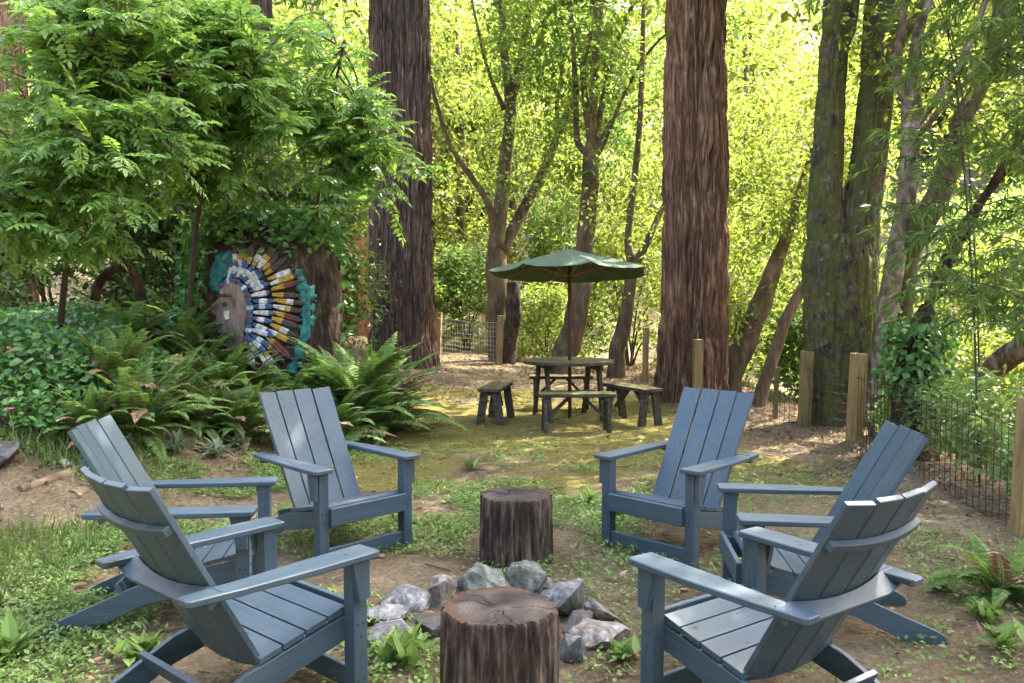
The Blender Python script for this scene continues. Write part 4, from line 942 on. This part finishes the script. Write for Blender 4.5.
# ---------------------------------------------------------------- ferns
def fern_mesh(name, nf, L, seed, upright=.62, front=None):
    rg = np.random.default_rng(seed); lv = Leaves()
    for k in range(nf):
        a = rg.uniform(0, 2 * np.pi); ln = L * rg.uniform(.6, 1.1); el = rg.uniform(.35, 1.25) if upright is None else rg.normal(upright + .45, .28)
        el = min(max(el, .2), 1.4) * (1 if rg.random() > .12 else .4); n = 40; t = np.linspace(0, 1, n)
        ang = el - t ** 1.4 * (1.0 + rg.uniform(-.1, .5)); st = ln / n
        h = np.cumsum(np.cos(ang)) * st; z = np.cumsum(np.sin(ang)) * st; sw = rg.uniform(-.25, .25) * t ** 2
        P = np.stack([np.cos(a + sw) * h, np.sin(a + sw) * h, z], 1); T = np.gradient(P, axis=0); T = unit(T)
        side = unit(np.cross(T, [0, 0, 1.])); Nn = np.cross(side, T); fm = 2 if rg.random() < .10 else 0
        lv.geo(*tube(P[::3], np.linspace(.005, .0015, len(P[::3])) * (L / 1.0), 3, cap=False), 1)
        w_ = .15 * ln * np.minimum(1, t * 5 + .15) * (1 - t ** 2.2) + .006
        for s in (-1, 1):
            m_ = slice(3, n); k_ = n - 3
            D = side[m_] * s + T[m_] * .35 - Nn[m_] * .15 + rg.normal(size=(k_, 3)) * .06
            lv.add(P[m_], D, Nn[m_] + rg.normal(size=(k_, 3)) * .18, w_[m_] * rg.uniform(.9, 1.1, k_), np.full(k_, ln / n * 1.5), .03, .12, 4, fm)
    return lv.mesh(name, [M_fern, M_stem, M_litter])
FM = [fern_mesh('fern', 96, 1.3, 1, .88), fern_mesh('fern', 56, .95, 2, .62), fern_mesh('fern', 30, .62, 3, .45)]
FP = [(-3.85, 9.75, 1, 1.0, 'fern covering the left flank of the carved stump beside the painted profile'), (-3.45, 9.35, 1, .85, 'fern standing under the chin of the carved head'), (-2.95, 9.25, 1, .8, 'fern before the lowest feathers of the carving'), (-2.45, 9.3, 1, .95, 'fern against the right foot of the carved stump'), (-4.3, 9.3, 1, .9, 'fern between the ivy bank and the painted profile')]
FE = [(362, 436, 0, 1.05, 'largest bushy sword fern spilling forward beside the dark redwood'), (345, 420, 0, .85, 'tall sword fern against the right flank of the carved stump'), (390, 428, 1, .75, 'arching fern at the right edge of the big fern clump'), (330, 448, 1, .8, 'fern behind the top of the chair in front of the fern clump'),
      (182, 345, 1, 1.1, 'upright fern on the bank left of the carved head'), (150, 330, 1, .8, 'fern among dark foliage left of the carved stump'), (222, 408, 1, .95, 'fern at the foot of the carved stump, nearest the headdress'), (118, 404, 1, .85, 'fern beside the ivy bank on the left'), (255, 412, 1, .7, 'fern just left of the far left chair back'), (168, 420, 1, .8, 'low fern in the middle of the left bank'), (196, 378, 1, .9, 'fern directly below the carved head'), (300, 425, 1, .8, 'fern squeezed between the carved stump and the big fern clump'),
      (240, 440, 1, .75, 'fern on the level ground before the carved head, nearest the yard'), (140, 436, 1, .8, 'fern rising behind the half hidden chair back'), (272, 400, 1, .8, 'fern overlapping the lower feathers of the carving'), (92, 440, 1, .6, 'small fern near the magenta flowers'), (205, 432, 1, .7, 'fern between the felted rosettes and the carved head'),
      (1002, 596, 2, .8, 'small pale fern on bare soil at the right edge')]
for (u, v, k, s, lab) in FE:
    p = ground(u, v); o = link('fern', FM[k]); o.location = tuple(p); o.rotation_euler = (0, 0, RNG.uniform(0, 6.28)); o.scale = (s, s, s * RNG.uniform(.95, 1.1)); tag(o, lab, 'fern', 'ferns on and below the bank')

for (x, y, k, s, lab) in FP:
    o = link('fern', FM[k]); o.location = (x, y, gz(x, y)); o.rotation_euler = (0, 0, RNG.uniform(0, 6.28)); o.scale = (s, s, s * 1.05); tag(o, lab, 'fern', 'ferns on and below the bank')

# ---------------------------------------------------------------- pinnate-leaved trees at the left
def compound(lv, B, A, Up, L, nl=5, wl=.42):
    """compound leaves: base B, axis A, normal Up, rows of leaflet pairs and one at the tip"""
    A = unit(A); side = unit(np.cross(Up, A)); Nn = unit(np.cross(A, side)); n = len(B); L = np.ones(n) * L
    for k in range(nl):
        f = .22 + .66 * k / (nl - 1); P = B + A * (L * f)[:, None] - Nn * (L * f * f * .18)[:, None]
        l = L * (.40 - .10 * abs(k - 1.5) / 1.5)
        for s in (-1, 1): lv.add(P, side * s + A * .55 - Nn * .25 + RNG.normal(size=(n, 3)) * .1, Nn + RNG.normal(size=(n, 3)) * .22, l, l * wl, .05, .12, 6)
    lv.add(B + A * (L * .9)[:, None] - Nn * (L * .15)[:, None], A - Nn * .35, Nn + RNG.normal(size=(n, 3)) * .15, L * .36, L * .36 * wl, .05, .12, 6)
    lv.add(B, A - Nn * .06, side, L * .95, .007, 0, .14, 4)
def elder(label, base, trunk, ends, nleaf, L, per=15, seed=0, name='elder_tree', mat=M_elder):
    root = empty(name, base, label=label, cat='tree'); o = np.array(base); mb = MB(); lv = Leaves()
    q = limb(mb, px_path(trunk) - o, [.032, .028, .022, .014], 10, 30, .08, seed)
    for (u, v, D, s) in ends:
        e = W(u, v, D) - o; b0 = q[min(len(q) - 1, int(s * len(q)))]; mid = b0 * .45 + e * .55 + [0, 0, .35 * np.linalg.norm(e - b0) * .4]
        br = spline(np.array([b0, mid, e]), 18); mb.add(*tube(br, np.linspace(.016, .005, 18), 6))
        for h in range(3):
            i0 = RNG.integers(7, 17); e2 = br[i0] + np.array([RNG.normal() * .35, RNG.normal() * .4, RNG.normal() * .22]); tw = spline(np.array([br[i0], (br[i0] + e2) / 2 + [0, 0, .06], e2]), 10); mb.add(*tube(tw, np.linspace(.007, .003, 10), 4))
            n = per // 3 + 2; ii = RNG.integers(1, 10, n); P = tw[ii]; A = (e2 - br[i0])[None] * .8 / max(np.linalg.norm(e2 - br[i0]), .1) + rnd_dir(n, .35) * 1.1 + [0, -.15, -.12]
            compound(lv, P, A, rnd_dir(n) * .35 + [0, -.25, 1.], L * RNG.uniform(.7, 1.15, n))
        n = per // 2; P = br[RNG.integers(8, 18, n)]; compound(lv, P, rnd_dir(n, .4) + unit((e - b0)[None]) * .5 + [0, 0, -.1], rnd_dir(n) * .35 + [0, -.25, 1.], L * RNG.uniform(.7, 1.15, n))
    mb.build('trunk', M_twig, root, True); lv.build('crown', mat, root)
    return root
def ends(n, u0, u1, v0, v1, d0, d1):
    return [(RNG.uniform(u0, u1), RNG.uniform(v0, v1), RNG.uniform(d0, d1), RNG.uniform(.45, .98)) for _ in range(n)]
elder('elder tree with long pinnate sprays filling the upper left, nearest of the left trees', ground(60, 330), [(60, 330, 8.6), (70, 220, 8.4), (75, 110, 8.2), (85, 0, 8.0)], ends(34, 25, 118, -40, 200, 7.2, 9.0) + ends(16, 110, 200, 30, 200, 7.2, 9.0), 0, .29, 19, 1)
elder('elder tree with a thin dark forked stem rising behind the carved stump', ground(190, 330), [(188, 330, 9.8), (196, 230, 9.6), (206, 165, 9.4), (220, 60, 9.2)], ends(42, 130, 325, 5, 140, 8.4, 10.4) + ends(9, 140, 260, 120, 210, 9.2, 10.6), 0, .31, 18, 2)
elder('elder sapling whose bright drooping sprays hang in front of the dark redwood', ground(300, 300), [(312, 300, 11.8), (318, 200, 11.4), (328, 120, 11), (345, 40, 10.6)], ends(14, 345, 398, 120, 215, 9.8, 10.8) + ends(11, 285, 340, 10, 160, 9.8, 11.5), 0, .34, 15, 3)
elder('low dark elder growing over the ivy bank at the left edge', ground(-10, 330), [(-10, 330, 8.0), (0, 260, 7.9), (20, 200, 7.8), (50, 150, 7.7)], ends(26, -30, 150, 120, 260, 7.2, 8.8), 0, .28, 17, 4)
sp = px_path([(95, 300, 8.8), (98, 285, 8.8), (108, 272, 8.8), (122, 268, 8.8), (136, 276, 8.8), (142, 300, 8.8)]); mb = MB(); limb(mb, sp, [.05, .05, .045, .045, .05, .06], 12, 40, .15, 3)
tag(mb.build('arched_root', M_snag, None, True), 'dark gnarled root arching over the bank left of the carved head', 'root')
# dark understorey behind the stump and ivy over its top
for (x, y, rx, ry, h, n, lab) in [(-6.2, 11.6, 1.6, 1.0, 2.6, 110, 'dark green bush at the left edge behind the ivy bank'), (-4.6, 12.2, 1.3, .9, 2.4, 100, 'dark green bush filling the gap left of the carved stump'), (-3.4, 13.2, 1.4, .9, 2.9, 110, 'dark green bush directly behind the carved stump')]:
    shrub('dark_bush', lab, x, y, rx, ry, h, n, .12, M_canopy)
lv = Leaves(); n = 2400; a = RNG.uniform(0, 6.28, n); r = np.sqrt(RNG.random(n)) * .98
P = np.stack([np.cos(a) * r, np.sin(a) * r * .95, ztop + .06 + RNG.random(n) * .24 - np.maximum(0, r - .5) * RNG.uniform(.2, 1.1, n)], 1) + so
k = np.arange(n) % 3 == 0; a2 = RNG.uniform(3.25, 4.15, n); a2 = np.where(RNG.random(n) < .10, RNG.uniform(-.3, .5, n), a2); z2 = .35 + (ztop - .3) * RNG.random(n) ** .7; r2_ = sprof(((a2 + np.pi) % (2 * np.pi)) - np.pi, z2) + RNG.uniform(.03, .16, n)
P[k] = (np.stack([np.cos(a2) * r2_, np.sin(a2) * r2_, z2], 1) + so)[k]
lv.add(P, rnd_dir(n, .6) + [0, -.3, -.2], rnd_dir(n) + [0, -.4, .8], RNG.uniform(.06, .13, n), RNG.uniform(.05, .09, n), .08, .1, 6)
ic = lv.build('creeper_leaves', M_ivy, cs); ic.matrix_parent_inverse = Matrix.Translation(-Vector(cs.location))

# ivy bank
lv = Leaves(); n = 17000; x = RNG.uniform(-7.2, -3.1, n); y = RNG.uniform(6.5, 10.8, n)
keep = (x < -3.5 - .25 * (y - 7.2) * 0 + .3 * (noise(x * 1.5, y * 1.5, 0, 4) - .5)); x, y = x[keep], y[keep]; n = len(x)
hh = .15 + .55 * fbm(x * 1.1, y * 1.1, 0, 6) * sst((-3.2 - x) / .8) * sst((y - 6.3) / 1.0); P = np.stack([x, y, zt(x, y) + hh * RNG.uniform(.35, 1, n) ** .5], 1)
lv.add(P, rnd_dir(n, .5) + [0, -.4, -.35], rnd_dir(n) * .7 + [0, -.5, .9], RNG.uniform(.045, .095, n), RNG.uniform(.035, .07, n), .06, .1, 6)
tag(lv.build('ivy_bank', M_ivy), 'thick glossy ivy covering the left bank', 'ivy', kind='stuff')
# creeper over the right fence
lv = Leaves(); mb = MB(); n = 3600; t = RNG.random(n); a, b_ = np.array([3.75, 8.9]), np.array([3.62, 5.6])
x = a[0] + (b_[0] - a[0]) * t + np.abs(RNG.normal(size=n)) * .45; y = a[1] + (b_[1] - a[1]) * t + RNG.normal(size=n) * .1; hh = (.30 + .75 * fbm(t * 7, x * 2, 0, 8)) * np.exp(-((t - .45) / .5) ** 2)
P = np.stack([x, y, zt(x, y) + .12 + hh * RNG.random(n) ** .6], 1); lv.add(P, rnd_dir(n, .5) + [-.3, -.3, -.2], rnd_dir(n) * .8 + [-.3, -.2, .9], RNG.uniform(.06, .12, n), RNG.uniform(.03, .055, n), .06, .1, 6)
cr = empty('hedge_creeper', (3.75, 7.2, gz(3.75, 7.2)), label='low leafy bramble creeping along the outside of the right fence', cat='creeper'); ob = lv.build('leaves', M_weed); ob.parent = cr; ob.matrix_parent_inverse = Matrix.Translation(-Vector(cr.location))

# ---------------------------------------------------------------- small plants
def rosette(name, nl, L, wd, seed, mat, up=.5):
    rg = np.random.default_rng(seed); lv = Leaves(); a = np.arange(nl) * 2.4 + rg.uniform(0, .4, nl); el = rg.uniform(up * .3, up * 1.6, nl)
    D = np.stack([np.cos(a) * np.cos(el), np.sin(a) * np.cos(el), np.sin(el)], 1); Nn = np.stack([-np.cos(a) * np.sin(el), -np.sin(a) * np.sin(el), np.cos(el)], 1)
    z = np.zeros((nl, 3)); z[:, 2] = rg.uniform(0, .05, nl); z[:, :2] = rg.normal(size=(nl, 2)) * L * .28; l = L * rg.uniform(.6, 1.1, nl); lv.add(z, D, Nn, l, l * wd, .05, .18, 6); return lv.mesh(name, [mat])
RM = [rosette('weed_plant', 30, .12, .42, 1, M_weed, .8), rosette('weed_plant', 34, .15, .36, 2, M_weed, .9), rosette('weed_plant', 30, .20, .36, 3, M_sage, .7)]
PL = [(402, 664, 1, 1.0, 'leafy green weed growing among the stones left of the near stump'), (140, 664, 0, 1.0, 'bright weed on bare soil below the lower left chairs'), (1004, 650, 0, .9, 'small weed on bare soil at the lower right'), (985, 622, 1, .7, 'weed below the small pale fern'), (622, 660, 0, .7, 'tiny weed right of the blue stone'), (400, 526, 0, .8, 'weed tuft beside the right leg of the far left chair'), (590, 505, 0, .9, 'weed tuft behind the far stump on its right'), (470, 470, 0, .9, 'weed tuft on the path to the picnic table'), (618, 520, 0, .8, 'weed tuft left of the far right chair legs'),
      (175, 452, 2, 1.0, 'grey green felted rosette on the left bank'), (215, 456, 2, .9, 'grey green felted rosette before the ferns'), (120, 452, 2, .8, 'grey green felted rosette behind the half hidden left chair'), (235, 446, 2, .8, 'grey green felted rosette next to the far left chair'), (5, 660, 0, 1.3, 'broad weed in the lower left corner'), (940, 590, 0, .7, 'small weed on bare soil right of the lower right chair')]
for (u, v, k, s, lab) in PL:
    p = ground(u, v); o = link('weed_plant', RM[k]); o.location = tuple(p); o.rotation_euler = (0, 0, RNG.uniform(0, 6.28)); o.scale = (s,) * 3; tag(o, lab, 'plant')
def flower(u, v, D, lab):
    p = W(u, v, D); h = p[2] - gz(p[0], p[1]); p = (p[0], p[1], p[2] - h); r = empty('pink_flower', p, label=lab, cat='flower'); mb = MB(); mb.add(*tube(spline(np.array([(0, 0, 0), (.02, 0, h * .5), (.0, -.01, h)]), 8), [.003] * 8, 5)); mb.build('stem', M_stem, r)
    lv = Leaves(); n = 14; a = np.arange(n) * 2.4; D = np.stack([np.cos(a), np.sin(a), np.full(n, .5)], 1); lv.add(np.tile([0, -.01, h], (n, 1)), D, np.tile([0, 0, 1.], (n, 1)), .042, .03, .05, .1, 6); lv.build('petals', M_pink, r)
flower(96, 362, 7.2, 'magenta flower on a thin stem at the edge of the ivy'); flower(10, 410, 6.3, 'magenta flower above the dark boulder at the left edge'); flower(103, 364, 7.25, 'smaller magenta flower beside the one at the ivy edge')

# ---------------------------------------------------------------- ground cover, grass, litter
def dens(x, y):
    g = 1.5 * sst((-1.5 - x) / .8) * (x > -4.8) * sst((6.9 - y) / 1.2) + .9 * np.exp(-((x + .75) / .75) ** 2 - ((y - 6.0) / 1.1) ** 2) + .6 * np.exp(-((x - .7) / .7) ** 2 - ((y - 6.2) / 1.2) ** 2)
    g = g + .8 * np.exp(-((x + .45) / .3) ** 2 - ((y - 3.7) / .4) ** 2) + .11 * (np.abs(x) < 3) * (y < 9) + .2 * np.exp(-((x - 2.6) / .5) ** 2 - ((y - 4.4) / .9) ** 2) + 1.6 * (x < -1.5) * (x > -4.4) * sst((y - 5.6) / .6) * (y < 9.6)
    return g * sst((fbm(x * 1.5, y * 1.5, 0, 14) - .40) / .16)
def scatter(n, x0, x1, y0, y1, f):
    x, y = RNG.uniform(x0, x1, n), RNG.uniform(y0, y1, n); k = RNG.random(n) < f(x, y); return x[k], y[k]
x, y = scatter(70000, -5, 4, 2.2, 10, dens); n = len(x); lv = Leaves(); per = 6
x, y = np.repeat(x, per) + RNG.normal(size=n * per) * .025, np.repeat(y, per) + RNG.normal(size=n * per) * .025; n *= per
el = RNG.uniform(-.1, .9, n); a = RNG.uniform(0, 6.28, n); D = np.stack([np.cos(a) * np.cos(el), np.sin(a) * np.cos(el), np.sin(el)], 1)
lv.add(np.stack([x, y, zt(x, y) + RNG.uniform(0, .05, n)], 1), D, rnd_dir(n) * .4 + [0, 0, 1.], RNG.uniform(.012, .042, n), RNG.uniform(.009, .024, n), .08, .1, 4)
tag(lv.build('ground_cover', M_weed), 'low clover and small weeds in patches over the yard', 'weeds', kind='stuff')
x, y = scatter(16000, -5.2, -2.0, 3.4, 7.6, lambda x, y: .9 * sst((-2.3 - x) / .8) * sst((fbm(x * 1.2, y * 1.2, 0, 15) - .36) / .2) + .02); n = len(x)
lv = Leaves(); lv.add(np.stack([x, y, zt(x, y)], 1), rnd_dir(n, .3) * .45 + [0, 0, 1.], rnd_dir(n), RNG.uniform(.07, .2, n), RNG.uniform(.004, .008, n), .0, .12, 4)
tag(lv.build('grass', M_grass), 'fine grass on the left side of the yard', 'grass', kind='stuff')
def ld_(x, y): return (.16 + .8 * sst((x - 2.0) / .9) * sst((y - 4.5) / 3) + .5 * sst((y - 11) / 3) + .35 * (x < -2.2)) * (.4 + fbm(x * 2, y * 2, 0, 16))
x, y = scatter(42000, -5, 5.5, 2.2, 20, ld_); n = len(x); lv = Leaves()
lv.add(np.stack([x, y, zt(x, y) + .012 + RNG.random(n) * .012], 1), rnd_dir(n, .25), rnd_dir(n) * .5 + [0, 0, 1.], RNG.uniform(.025, .085, n), RNG.uniform(.012, .035, n), .10, -.1, 6)
tag(lv.build('leaf_litter', M_litter), 'dry brown leaves and chips scattered over the soil', 'leaf litter', kind='stuff')
x, y = scatter(60000, -4.5, 4.6, 2.2, 12, lambda x, y: .35 + .9 * sst((fbm(x * 1.7, y * 1.7, 0, 18) - .42) / .2)); n = len(x); lv = Leaves()
lv.add(np.stack([x, y, zt(x, y) + .008 + RNG.random(n) * .012], 1), rnd_dir(n, .12), rnd_dir(n) * .3 + [0, 0, 1.], RNG.uniform(.015, .06, n), RNG.uniform(.002, .005, n), .05, 0, 4)
tag(lv.build('needle_litter', M_litter), 'fine brown needles and bark chips strewn over the soil', 'needle litter', kind='stuff')
mb = MB(); x, y = scatter(420, -4, 4.2, 2.4, 11, lambda x, y: .8 + 0 * x)
for a, b_ in zip(x, y):
    t = RNG.uniform(0, 3.14); l = RNG.uniform(.04, .22); z0, z1 = gz(a, b_) + .01, gz(a + math.cos(t) * l, b_ + math.sin(t) * l) + .012; mb.bar((a, b_, z0), (a + math.cos(t) * l, b_ + math.sin(t) * l, z1), RNG.uniform(.002, .005), 4)
tag(mb.build('twig_litter', M_twig), 'thin broken twigs lying over the soil', 'twigs', kind='stuff')
lv = Leaves(); xs = np.array([1.42, 1.50, 1.36]); ys = np.array([2.72, 2.85, 2.62])
lv.add(np.stack([xs, ys, zt(xs, ys) + .03], 1), rnd_dir(3, .3), np.tile([0, -.3, 1.], (3, 1)), .11, .05, .15, -.1, 6); tag(lv.build('fallen_leaves', M_litter), 'few curled dry leaves under the lower right chair', 'dry leaves', kind='stuff')

# ---------------------------------------------------------------- unseen trees added round the yard to block sun and low sky
def shade_tree(x, y, h, cr_, label, n=90, zlo=6.5):
    z = gz(x, y); root = empty('shade_tree', (x, y, z), label=label, cat='tree', group='tall shade trees around the yard'); mb = MB()
    mb.add(*tube(np.array([(0, 0, -.3), (.1, 0, h * .4), (0, .1, h * .9)]), [.3, .24, .06], 16)); lv = Leaves()
    C = unit(RNG.normal(size=(n, 3))) * RNG.uniform(.3, 1, (n, 1)) * np.array([cr_, cr_, (h - zlo) * .5]) + [0, 0, (h + zlo) * .5]
    for k in range(6): mb.add(*tube(np.array([(0, 0, h * .45 + k * .4), C[k] * [.5, .5, .9], C[k]]), [.1, .07, .02], 6))
    clumps(lv, C, 60, .9, .26, .35, .5); mb.build('trunk', M_bark, root, True); lv.build('crown', M_canopy, root)
for (x, y, h, c, n, zl) in [(9.5, 7.0, 14, 4.2, 130, 6.5), (8.5, 2.5, 13, 4.0, 110, 5), (12.5, 11.5, 16, 4.2, 120, 6.5), (-5.5, -4.5, 10, 3.2, 130, .8), (-1.0, -6.5, 10, 3.4, 140, .8), (3.8, -5.5, 10, 3.2, 130, .8), (7.8, -2.2, 11, 3.2, 120, .8), (-8.2, .8, 10, 3.2, 120, .8)]:
    shade_tree(x, y, h, c, 'tall shade tree standing outside the picture beside the yard', n, zl)

# dry needles and bits of leaf that have dropped on the chairs
lv = Leaves()
for c in [o for o in bpy.data.objects if o.name.startswith('adirondack_chair')]:
    Mx = np.array(Matrix.LocRotScale(c.location, c.rotation_euler, None)); n = 26
    sl = math.tan(math.atan2(.105, .46)); x = RNG.uniform(-.06, .30, n); y = RNG.uniform(-.25, .25, n); z = .355 - (.33 - x) * sl + .0135
    k = np.arange(n) % 3 == 0; x = np.where(k, RNG.uniform(-.3, .36, n), x); y = np.where(k, RNG.choice([-1, 1], n) * RNG.uniform(.275, .335, n), y); z = np.where(k, .5825, z)
    P = np.stack([x, y, z], 1) @ Mx[:3, :3].T + Mx[:3, 3]; L = RNG.uniform(.008, .035, n)
    lv.add(P, rnd_dir(n, .05), np.tile([0, 0, 1.], (n, 1)), L, np.where(RNG.random(n) < .7, .003, L * .4), .06, 0, 4)
tag(lv.build('chair_litter', M_litter), 'dry needles and leaf bits lying on the chair seats and arms', 'leaf litter', kind='stuff')
